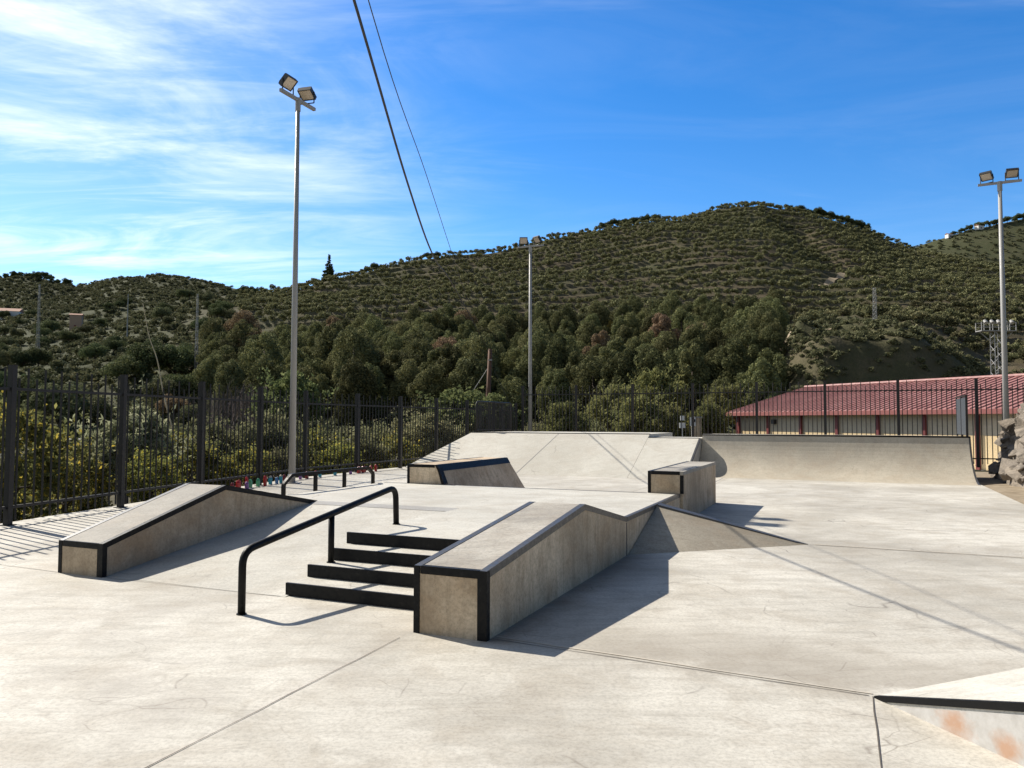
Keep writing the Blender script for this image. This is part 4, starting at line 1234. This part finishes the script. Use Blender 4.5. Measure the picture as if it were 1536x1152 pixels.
# scattered trees of the left hillside and valley
oaks = [proto('round_tree', 31 + i, M['dark_tree'], 3.2, 2.6, 3.0, 18, 6000, 0.22, 3.0, 0.2, aspect=1.5, lobe=0.42, kind='dome', tilt=0.45) for i in range(3)]
oaks_o = [with_mat(p_, M['scrub']) for p_ in oaks]
oaks_b = with_mat(oaks[1], M['pine_dead'])
fixed = [(190, 165, 1.5), (222, 170, 1.7), (262, 172, 1.6), (285, 178, 1.4), (250, 128, 1.05), (272, 130, 1.0), (20, 150, 1.5), (50, 150, 1.4), (90, 112, 1.5), (130, 118, 1.2), (65, 118, 1.2), (22, 120, 1.1),
         (318, 140, 1.0), (300, 120, 0.9), (340, 150, 1.2), (140, 220, 1.2), (100, 260, 1.2), (70, 300, 1.4), (10, 210, 1.2), (130, 300, 1.1), (345, 230, 1.3), (330, 300, 1.3), (300, 260, 1.2), (240, 300, 1.2)]
rnd = random.Random(4)
for k in range(46):
    D = rnd.uniform(200, 420); fixed.append((rnd.uniform(-30, 345), D, rnd.uniform(0.6, 1.25)))
for k, (u, D, s) in enumerate(fixed):
    x, y, z = ground_at(u, D)
    pr = oaks[k % 3] if k % 5 < 3 else oaks_o[k % 3]
    plant('round_tree', pr, (x, y, z - 0.2), s, rnd.uniform(0, 6), 'rounded evergreen scattered over the left hillside and valley', 'tree', 'round trees of the left hillside', s * rnd.uniform(0.8, 1.1))
for u, D, s, lab in ((262, 122, 0.8, 'small reddish brown round bush tree in the valley beyond the left fence'), (325, 135, 0.9, 'reddish brown bush tree left of the bare shrubs')):
    x, y, z = ground_at(u, D); plant('round_tree', oaks_b, (x, y, z), s, 1.0, lab, 'tree')

# trees standing against the sky
ridge = [(560, 415, 0.95), (548, 414, 0.7), (572, 418, 0.75), (640, 436, 0.9), (655, 440, 0.8), (365, 402, 1.0), (378, 404, 0.9), (358, 400, 0.8)]
rnd = random.Random(12)
for k in range(16): ridge.append((905 + k * 5.6 + rnd.uniform(-2, 2), 486 + k * 0.8, rnd.uniform(0.7, 1.15)))
for k in range(20): ridge.append((1188 + k * 6.2 + rnd.uniform(-2, 2), 524 + k * 0.5, rnd.uniform(0.75, 1.35)))
for k in range(9): ridge.append((5 + k * 11 + rnd.uniform(-3, 3), 842, rnd.uniform(0.9, 1.7)))
for k in range(14): ridge.append((1440 + k * 8 + rnd.uniform(-3, 3), 846, rnd.uniform(0.9, 1.6)))
for u, D, s in ridge:
    x, y, z = ground_at(u, D)
    plant('ridge_tree', oaks[int(u) % 3], (x, y, z - 0.5), s, u, 'dark rounded tree standing along a skyline ridge', 'tree', 'dark trees along the ridges')
con = proto('conifer', 71, M['dark_tree'], 3.6, 6.0, 6.6, 34, 4200, 0.42, 11.0, 0.22, kind='cone', aspect=2.0)
x, y, z = ground_at(491, 416)
plant('conifer_tree', con, (x, y, z - 0.3), 1.25, 0, 'single dark conical conifer standing alone against the sky on the ridge', 'tree')

# orchard rows on the hill
orch = [proto('orchard_tree', 51 + i, M['orchard'], 1.75, 1.35, 1.75, 9, 600, 0.36, 1.3, 0.11, aspect=1.3, lobe=0.5, kind='dome', fill=0.1, tilt=0.5) for i in range(4)]
rng = np.random.default_rng(21)
ospots = []
D = ROWSTEP * 15
while D < 550:
    u = 300.0
    stp = 3.1 / D * F
    while u < 1640:
        uu = u + rng.uniform(-0.2, 0.2) * stp; DD = D + float(row_wave(uu, D)) + rng.uniform(-0.5, 0.5) + ROWSTEP * 0.25
        dr = np.interp(uu, UK, DR)
        ok = DD < dr + 5
        if uu < 1195 and DD < 236: ok = False
        if uu < 430 and DD < 270: ok = False
        if uu < 350 : ok = False
        if 1190 < uu < 1440 and DD < 190: ok = False
        if uu > 1440 and DD < 176: ok = False
        if uu > 1330 and DD > 470 and rng.random() < 0.5: ok = False
        if rng.random() < 0.05: ok = False
        for (pu, pd) in ((1262, 352), (1279, 335), (1262, 318), (1240, 306)):
            if abs(uu - pu) < 13 and abs(DD - pd) < 7: ok = False
        if ok: ospots.append((uu, DD))
        u += stp * rng.uniform(0.9, 1.12)
    D += ROWSTEP
ospots.sort(key=lambda s: s[1])
rnd = random.Random(31)
for u, D in ospots[:300]:
    x, y, z = ground_at(u, D); s = rnd.uniform(0.85, 1.3)
    plant('orchard_tree', orch[rnd.randrange(4)], (x, y, z - 0.1), s, rnd.uniform(0, 6), 'low orchard tree in the nearest planted rows on the hillside', 'tree', 'orchard trees on the hill')


def scatter(name, protos, places, m_, cap=None):
    Vs = []; Qs = []; nv = 0
    P = np.array([(p_[0], p_[1]) for p_ in places]); S = np.array([p_[2] for p_ in places])
    Zs = terrain(P[:, 0], P[:, 1]); rg = np.random.default_rng(77)
    for i in range(len(P)):
        V, Q = protos[i % len(protos)]
        a = rg.uniform(0, 6.28); ca, sa = math.cos(a), math.sin(a)
        v = V * S[i]
        v = np.stack([v[:, 0] * ca - v[:, 1] * sa + P[i, 0], v[:, 0] * sa + v[:, 1] * ca + P[i, 1], v[:, 2] + Zs[i] - 0.15], 1)
        Vs.append(v); Qs.append(Q + nv); nv += len(v)
    return link(name, np_mesh(name, np.concatenate(Vs), np.concatenate(Qs), m_))


far_o = []
for i in range(6):
    V, Q, _ = crown(151 + i, 1.75, 1.35, 8, 230, 0.50, 1.75, aspect=1.3, lobe=0.52, kind='dome', fill=0.08, tilt=0.5)
    far_o.append((V, Q))
places = [((u - 768) / F * D, D, rnd.uniform(0.75, 1.25)) for u, D in ospots[300:]]
print('ORCH', len(ospots), len(spots))
tag(scatter('orchard_rows', far_o, places, M['orchard']), kind='stuff')

# scrub and grass tufts, uncountable
sc_p = []
for i in range(5):
    V, Q, _ = crown(201 + i, 1.5, 0.95, 7, 120, 0.5, 0.8, tilt=0.5, aspect=1.3, lobe=0.5, kind='dome', fill=0.1)
    sc_p.append((V, Q))
places = []
for k in range(5200):
    D = rnd.uniform(105, 860); u = rnd.uniform(-150, 440) if D < 560 else rnd.uniform(-150, 480)
    if u > 350 and D < 480: continue
    places.append(((u - 768) / F * D, D, rnd.uniform(0.5, 1.3) * (1 + D / 1600)))
for k in range(1800):
    D = rnd.uniform(540, 860); u = rnd.uniform(1300, 1720)
    places.append(((u - 768) / F * D, D, rnd.uniform(0.6, 1.5) * 1.15))
for k in range(3600):
    D = rnd.uniform(560, 858); u = rnd.uniform(-160, 470)
    places.append(((u - 768) / F * D, D, rnd.uniform(0.8, 2.1)))
for k in range(1300):
    D = rnd.uniform(112, 165); u = rnd.uniform(1180, 1480)
    if 119 < D < 135 and 1275 < u < 1440 and rnd.random() < 0.35: continue
    places.append(((u - 768) / F * D, D, rnd.uniform(0.15, 0.65)))
for k in range(500):
    D = rnd.uniform(112, 200); u = rnd.uniform(1180, 1600)
    if 120 < D < 137 and 1262 < u < 1440: continue
    places.append(((u - 768) / F * D, D, rnd.uniform(0.25, 0.9)))
for k in range(500):
    D = rnd.uniform(100, 122); u = rnd.uniform(200, 1260)
    places.append(((u - 768) / F * D, D, rnd.uniform(0.4, 1.2)))
tag(scatter('hillside_scrub', sc_p, places, M['scrub']), kind='stuff')

# shrubs just beyond the fences
def bush_proto(name, seed, m_, nleaf, size, **kw):
    V, Q, cs = crown(seed, 1.0, 1.0, kw.pop('nlobe', 36), nleaf, size, 1.05, **kw)
    rg = np.random.default_rng(seed + 900); P = []; O = []
    for k in range(46):                                   # shoots that break the outline
        d = rg.normal(size=3); d[2] = abs(d[2]) * 1.1 + 0.1; d /= np.linalg.norm(d)
        L = rg.uniform(0.9, 1.32); side = rg.normal(size=3) * 0.12
        for tt in np.linspace(0.55, 1.0, 22):
            P.append(np.array([0, 0, 0.95]) + d * L * tt + side * tt * tt + rg.normal(size=3) * 0.035); O.append(d)
    V2, Q2 = leaves(rg, np.array(P), np.array(O), size * 0.9, kw.get('aspect', 1.6), 0.8)
    V = np.concatenate([V, V2]); Q = np.concatenate([Q, Q2 + len(V) - len(V2)])
    return np_mesh(name + '_leaves', V, Q, m_), trunk_mesh(name + '_stems', cs, 0.9, 0.05, nb=16)


BP = {'yellow': bush_proto('yellow_bush', 301, M['yellow'], 8500, 0.05, aspect=1.8, lobe=0.24, kind='round', fill=0.3),
      'yellow2': bush_proto('yellow_bush', 302, M['yellow'], 7500, 0.05, aspect=1.8, lobe=0.24, kind='round', fill=0.3),
      'willow': bush_proto('willow_bush', 303, M['willow'], 16000, 0.042, aspect=3.2, lobe=0.25, kind='dome', fill=0.25),
      'olive': bush_proto('olive_bush', 304, M['olive'], 10000, 0.05, aspect=1.7, lobe=0.25, kind='dome', fill=0.2),
      'bigleaf': bush_proto('bigleaf_bush', 305, M['bigleaf'], 6500, 0.075, aspect=1.4, lobe=0.25, kind='dome', fill=0.2),
      'youngpine': bush_proto('young_pine', 306, M['young_pine'], 14000, 0.045, aspect=2.6, lobe=0.27, kind='dome', fill=0.12, nlobe=44),
      'brown': bush_proto('brown_bush', 307, M['pine_dead'], 3500, 0.07, aspect=1.7, lobe=0.24, kind='round', fill=0.3)}
near = [
    (15, 14.6, 2.4, 596, 'yellow', 'yellow green bush at the far left edge behind the fence'),
    (100, 16.8, 2.0, 658, 'yellow2', 'yellowing bush behind the fence between the first two posts'),
    (60, 21, 2.2, 652, 'olive', 'dull olive shrub behind the yellow bushes at the left'),
    (192, 18.6, 2.5, 600, 'willow', 'tall grey green willowy shrub behind the second fence post'),
    (140, 22, 1.7, 668, 'yellow', 'yellow leaved bush left of the willowy shrub'),
    (285, 21.5, 2.4, 645, 'yellow2', 'bright yellow green bush right of the willowy shrub'),
    (340, 25, 2.6, 625, 'olive', 'olive shrub behind the fence above the left ledge crest'),
    (240, 24, 2.3, 640, 'olive', 'dark olive shrub behind the willowy one'),
    (405, 27, 3.0, 612, 'olive', 'olive shrub behind the floodlight pole'),
    (480, 29, 2.8, 640, 'yellow2', 'yellow flowering bush right of the floodlight pole'),
    (535, 31, 2.8, 640, 'olive', 'olive shrub behind the end of the low rail'),
    (590, 34, 2.8, 650, 'yellow', 'low yellow bush behind the left grind box'),
    (635, 39, 4.2, 612, 'olive', 'broad olive shrub left of the big leaved bush'),
    (690, 50, 6.0, 584, 'bigleaf', 'big glossy leaved shrub in front of the wooden pole'),
    (735, 52, 4.6, 590, 'bigleaf', 'glossy leaved shrub right of the wooden pole'),
    (432, 62, 6.0, 556, 'bigleaf', 'green leafy tree rising behind the floodlight pole'),
    (845, 52, 3.6, 597, 'youngpine', 'rounded young pine behind the fence, right of the far floodlight pole'),
    (925, 60, 4.6, 570, 'youngpine', 'rounded young pine, left of the cluster of three behind the fence'),
    (962, 54, 4.8, 588, 'youngpine', 'broad young pine in the middle of the cluster behind the fence'),
    (985, 78, 6.2, 546, 'youngpine', 'tall light green young pine rising above the cluster'),
    (1003, 53, 3.4, 602, 'youngpine', 'small young pine at the right of the cluster'),
    (1084, 80, 5.6, 573, 'youngpine', 'young pine close to the left corner of the hall'),
    (1062, 70, 3.6, 600, 'youngpine', 'low young pine left of the one beside the hall'),
    (455, 33, 2.4, 625, 'olive', 'thin olive shrub in the gap right of the floodlight pole'),
    (375, 22, 1.6, 668, 'yellow', 'low yellow bush behind the fence right of the left ledge crest'),
    (425, 24, 1.6, 670, 'olive', 'low dull shrub directly behind the foot of the floodlight pole'),
    (230, 17, 1.4, 672, 'yellow2', 'small yellow bush at the foot of the willowy shrub'),
    (510, 27, 1.8, 662, 'yellow', 'small yellow bush behind the fence at the middle of the low rail'),
    (565, 40, 2.8, 632, 'olive', 'rounded olive shrub further back behind the low rail end'),
    (805, 66, 3.2, 632, 'olive', 'low olive bush right behind the far floodlight pole'),
    (890, 56, 2.6, 630, 'olive', 'low olive bush between the young pines'),
    (1045, 72, 4.0, 622, 'yellow2', 'sunlit yellow green bush behind the white signs'),
]
rnd = random.Random(41)
for u, D, w, vt, key, lab in near:
    x, y, z = ground_at(u, D); H_ = zpx(u, vt, D) - z
    r = empty('young_pine' if key == 'youngpine' else 'garden_shrub', (x, y, z - 0.1), rnd.uniform(0, 6)); tag(r, lab, 'tree' if key == 'youngpine' else 'shrub')
    r.scale = (w / 2, w / 2, (H_ + 0.1) / 2.05)
    link('crown', BP[key][0], r); link('trunk', BP[key][1], r)

# bare twiggy shrubs
def twig_mesh(seed, H_, n0=7):
    rg = random.Random(seed); b = MB()

    def grow(p, d, L, rr, lev):
        q = p + d * L; md = p.lerp(q, 0.5) + Vector((rg.uniform(-1, 1), rg.uniform(-1, 1), 0)) * L * 0.06
        b.tube([tuple(p), tuple(md), tuple(q)], [rr, rr * 0.8, rr * 0.6], 4, cap=False)
        if lev == 0: return
        for _ in range(rg.choice((2, 3, 3))):
            nd = (d + Vector((rg.uniform(-1, 1), rg.uniform(-1, 1), rg.uniform(-0.3, 0.7))) * 0.62).normalized()
            grow(p.lerp(q, rg.uniform(0.5, 1.0)), nd, L * rg.uniform(0.55, 0.8), rr * 0.55, lev - 1)
    for i in range(n0):
        a = i * 6.28 / n0 + rg.uniform(-.3, .3)
        grow(Vector((0, 0, -0.1)), Vector((0.45 * math.cos(a), 0.45 * math.sin(a), 1)).normalized(), H_ * 0.36, H_ * 0.008, 4)
    me = bpy.data.meshes.new('bare_shrub'); me.from_pydata(b.v, [], b.f); me.materials.append(M['twig']); return me


for i, (u, D, vt, lab) in enumerate(((330, 62, 548, 'bare greyish shrub behind the fence, leftmost of three leafless ones'), (362, 66, 540, 'bare twiggy shrub behind the fence, middle of three leafless ones'), (395, 64, 546, 'bare pale shrub beside the green leafy tree, rightmost of three leafless ones'))):
    x, y, z = ground_at(u, D)
    o = link('bare_shrub', twig_mesh(90 + i, zpx(u, vt, D) - z), None, (x, y, z)); tag(o, lab, 'shrub')
o = MB().tube(catmull([(0, 0, 0), (-0.25, 0, 0.9), (-0.42, 0, 1.7), (-0.62, 0, 2.25), (-0.78, 0, 3.0)], 6), [0.018 - 0.0005 * i for i in range(25)], 6).build('dry_stalk', M['straw'], None, smooth=True)
x, y, _ = ground_at(262, 17.5); o.location = (x, y, zpx(262, 652, 17.5)); tag(o, 'long thin pale dry stalk leaning behind the left fence', 'stalk')

# ------------------------------------------------------------------ sky, sun, camera
SUN_EL, SUN_AZ = R(40.2), math.atan2(-0.80, 0.60)
S = Vector((math.sin(SUN_AZ) * math.cos(SUN_EL), math.cos(SUN_AZ) * math.cos(SUN_EL), math.sin(SUN_EL)))
sd = bpy.data.lights.new('sun', 'SUN'); sd.energy = 5.0; sd.angle = R(0.5); sd.color = (1.0, 0.93, 0.82)
so = bpy.data.objects.new('sun', sd); COL.objects.link(so); so.rotation_euler = (-S).to_track_quat('-Z', 'Y').to_euler(); so.location = (0, 0, 60)

wd = bpy.data.worlds.new('World'); SC.world = wd; wd.use_nodes = True
nt = wd.node_tree; bg = nt.nodes['Background']
sky = nt.nodes.new('ShaderNodeTexSky'); sky.sky_type = 'NISHITA'; sky.sun_disc = False
sky.sun_elevation = SUN_EL; sky.sun_rotation = SUN_AZ; sky.altitude = 200; sky.air_density = 1.0; sky.dust_density = 0.15; sky.ozone_density = 2.5
hs = nt.nodes.new('ShaderNodeHueSaturation'); hs.inputs['Saturation'].default_value = 1.4; hs.inputs['Hue'].default_value = 0.507; hs.inputs['Value'].default_value = 1.0
nt.links.new(sky.outputs[0], hs.inputs['Color'])


def wn(t_, **kw):
    x_ = nt.nodes.new(t_)
    for k, v_ in kw.items(): setattr(x_, k, v_)
    return x_


tc = wn('ShaderNodeTexCoord'); sep = wn('ShaderNodeSeparateXYZ'); nt.links.new(tc.outputs['Generated'], sep.inputs[0])


def wm(op, a, b=0.0, c_=None):
    x_ = wn('ShaderNodeMath', operation=op)
    for i, v_ in enumerate((a, b)):
        if hasattr(v_, 'links'): nt.links.new(v_, x_.inputs[i])
        else: x_.inputs[i].default_value = v_
    return x_.outputs[0]


zz = wm('ADD', wm('MAXIMUM', sep.outputs[2], 0.0), 0.12)
cx = wm('DIVIDE', sep.outputs[0], zz); cy = wm('DIVIDE', sep.outputs[1], zz)
cmb = wn('ShaderNodeCombineXYZ'); nt.links.new(cx, cmb.inputs[0]); nt.links.new(cy, cmb.inputs[1])


def wnoise(scale, rot, stretch, detail, dist, seed=0.0):
    mp = wn('ShaderNodeMapping'); mp.inputs['Rotation'].default_value = (0, 0, rot); mp.inputs['Scale'].default_value = stretch; mp.inputs['Location'].default_value = (seed, seed * 0.7, 0)
    nt.links.new(cmb.outputs[0], mp.inputs['Vector'])
    n_ = wn('ShaderNodeTexNoise'); n_.inputs['Scale'].default_value = scale; n_.inputs['Detail'].default_value = detail; n_.inputs['Roughness'].default_value = 0.62; n_.inputs['Distortion'].default_value = dist
    nt.links.new(mp.outputs[0], n_.inputs['Vector']); return n_.outputs['Fac']


def wramp(f_, a, b, v0=0.0, v1=1.0):
    m_ = wn('ShaderNodeMapRange', interpolation_type='SMOOTHSTEP'); nt.links.new(f_, m_.inputs['Value'])
    m_.inputs['From Min'].default_value = a; m_.inputs['From Max'].default_value = b; m_.inputs['To Min'].default_value = v0; m_.inputs['To Max'].default_value = v1
    return m_.outputs['Result']


left = wramp(sep.outputs[0], 0.02, -0.52)                 # the cirrus lies to the west
n1 = wnoise(0.9, 0.35, (1.0, 2.2, 1), 9, 1.0, 3.0)
n2 = wnoise(1.9, 0.15, (0.7, 2.6, 1), 8, 1.6, 8.0)
n3 = wnoise(0.55, -0.25, (0.6, 3.4, 1), 7, 0.6, 1.7)
cl = wm('MULTIPLY', wramp(n1, 0.40, 0.72), wm('ADD', wm('MULTIPLY', left, 0.85), 0.05))
cl = wm('ADD', cl, wm('MULTIPLY', wm('MULTIPLY', wramp(n2, 0.42, 0.8), left), 0.4))
cl = wm('ADD', cl, wm('MULTIPLY', wramp(n3, 0.55, 0.75), 0.22))
cl = wm('ADD', cl, wm('MULTIPLY', left, 0.16))
cl = wm('MINIMUM', wm('MULTIPLY', wm('MULTIPLY', cl, 0.8), wramp(sep.outputs[2], 0.06, 0.30, 0.42, 1.0)), 0.85)
mx = wn('ShaderNodeMix', data_type='RGBA'); nt.links.new(cl, mx.inputs[0]); 
# the sky is dimmed overhead and behind the camera to cut fill light
zen = wramp(sep.outputs[2], 0.45, 0.80, 1.0, 0.18)
away = wramp(sep.outputs[1], 0.2, -0.4, 1.0, 0.32)
fill_cut = wm('MULTIPLY', zen, away)
mul = wn('ShaderNodeMix', data_type='RGBA', blend_type='MULTIPLY'); mul.inputs[0].default_value = 1.0
cmb2 = wn('ShaderNodeCombineColor')
for i_ in range(3): nt.links.new(fill_cut, cmb2.inputs[i_])
nt.links.new(hs.outputs[0], mul.inputs[6]); nt.links.new(cmb2.outputs[0], mul.inputs[7])
nt.links.new(mul.outputs[2], mx.inputs[6]); mx.inputs[7].default_value = (7.2, 7.6, 8.0, 1)
nt.links.new(mx.outputs[2], bg.inputs['Color']); bg.inputs['Strength'].default_value = 0.13

cd = bpy.data.cameras.new('camera'); cam = bpy.data.objects.new('camera', cd); COL.objects.link(cam)
cd.sensor_fit = 'HORIZONTAL'; cd.sensor_width = 36.0; cd.lens = F / 1536 * 36.0; cd.clip_end = 6000; cd.clip_start = 0.05
fw = Vector((0, math.cos(PITCH), math.sin(PITCH))); up = Vector((0, -math.sin(PITCH), math.cos(PITCH))); rt = Vector((1, 0, 0))
up2 = up * math.cos(ROLL) - rt * math.sin(ROLL); rt2 = rt * math.cos(ROLL) + up * math.sin(ROLL)
mw = Matrix((rt2, up2, -fw)).transposed().to_4x4(); mw.translation = (0, 0, CAM_H)
cam.matrix_world = mw
SC.camera = cam
vs_ = SC.view_settings; vs_.view_transform = 'Standard'; vs_.look = 'None'; vs_.gamma = 1; vs_.exposure = 0.5
SC.cycles.use_denoising = True
SC.cycles.max_bounces = 6; SC.cycles.diffuse_bounces = 3; SC.cycles.transmission_bounces = 3; SC.cycles.glossy_bounces = 2
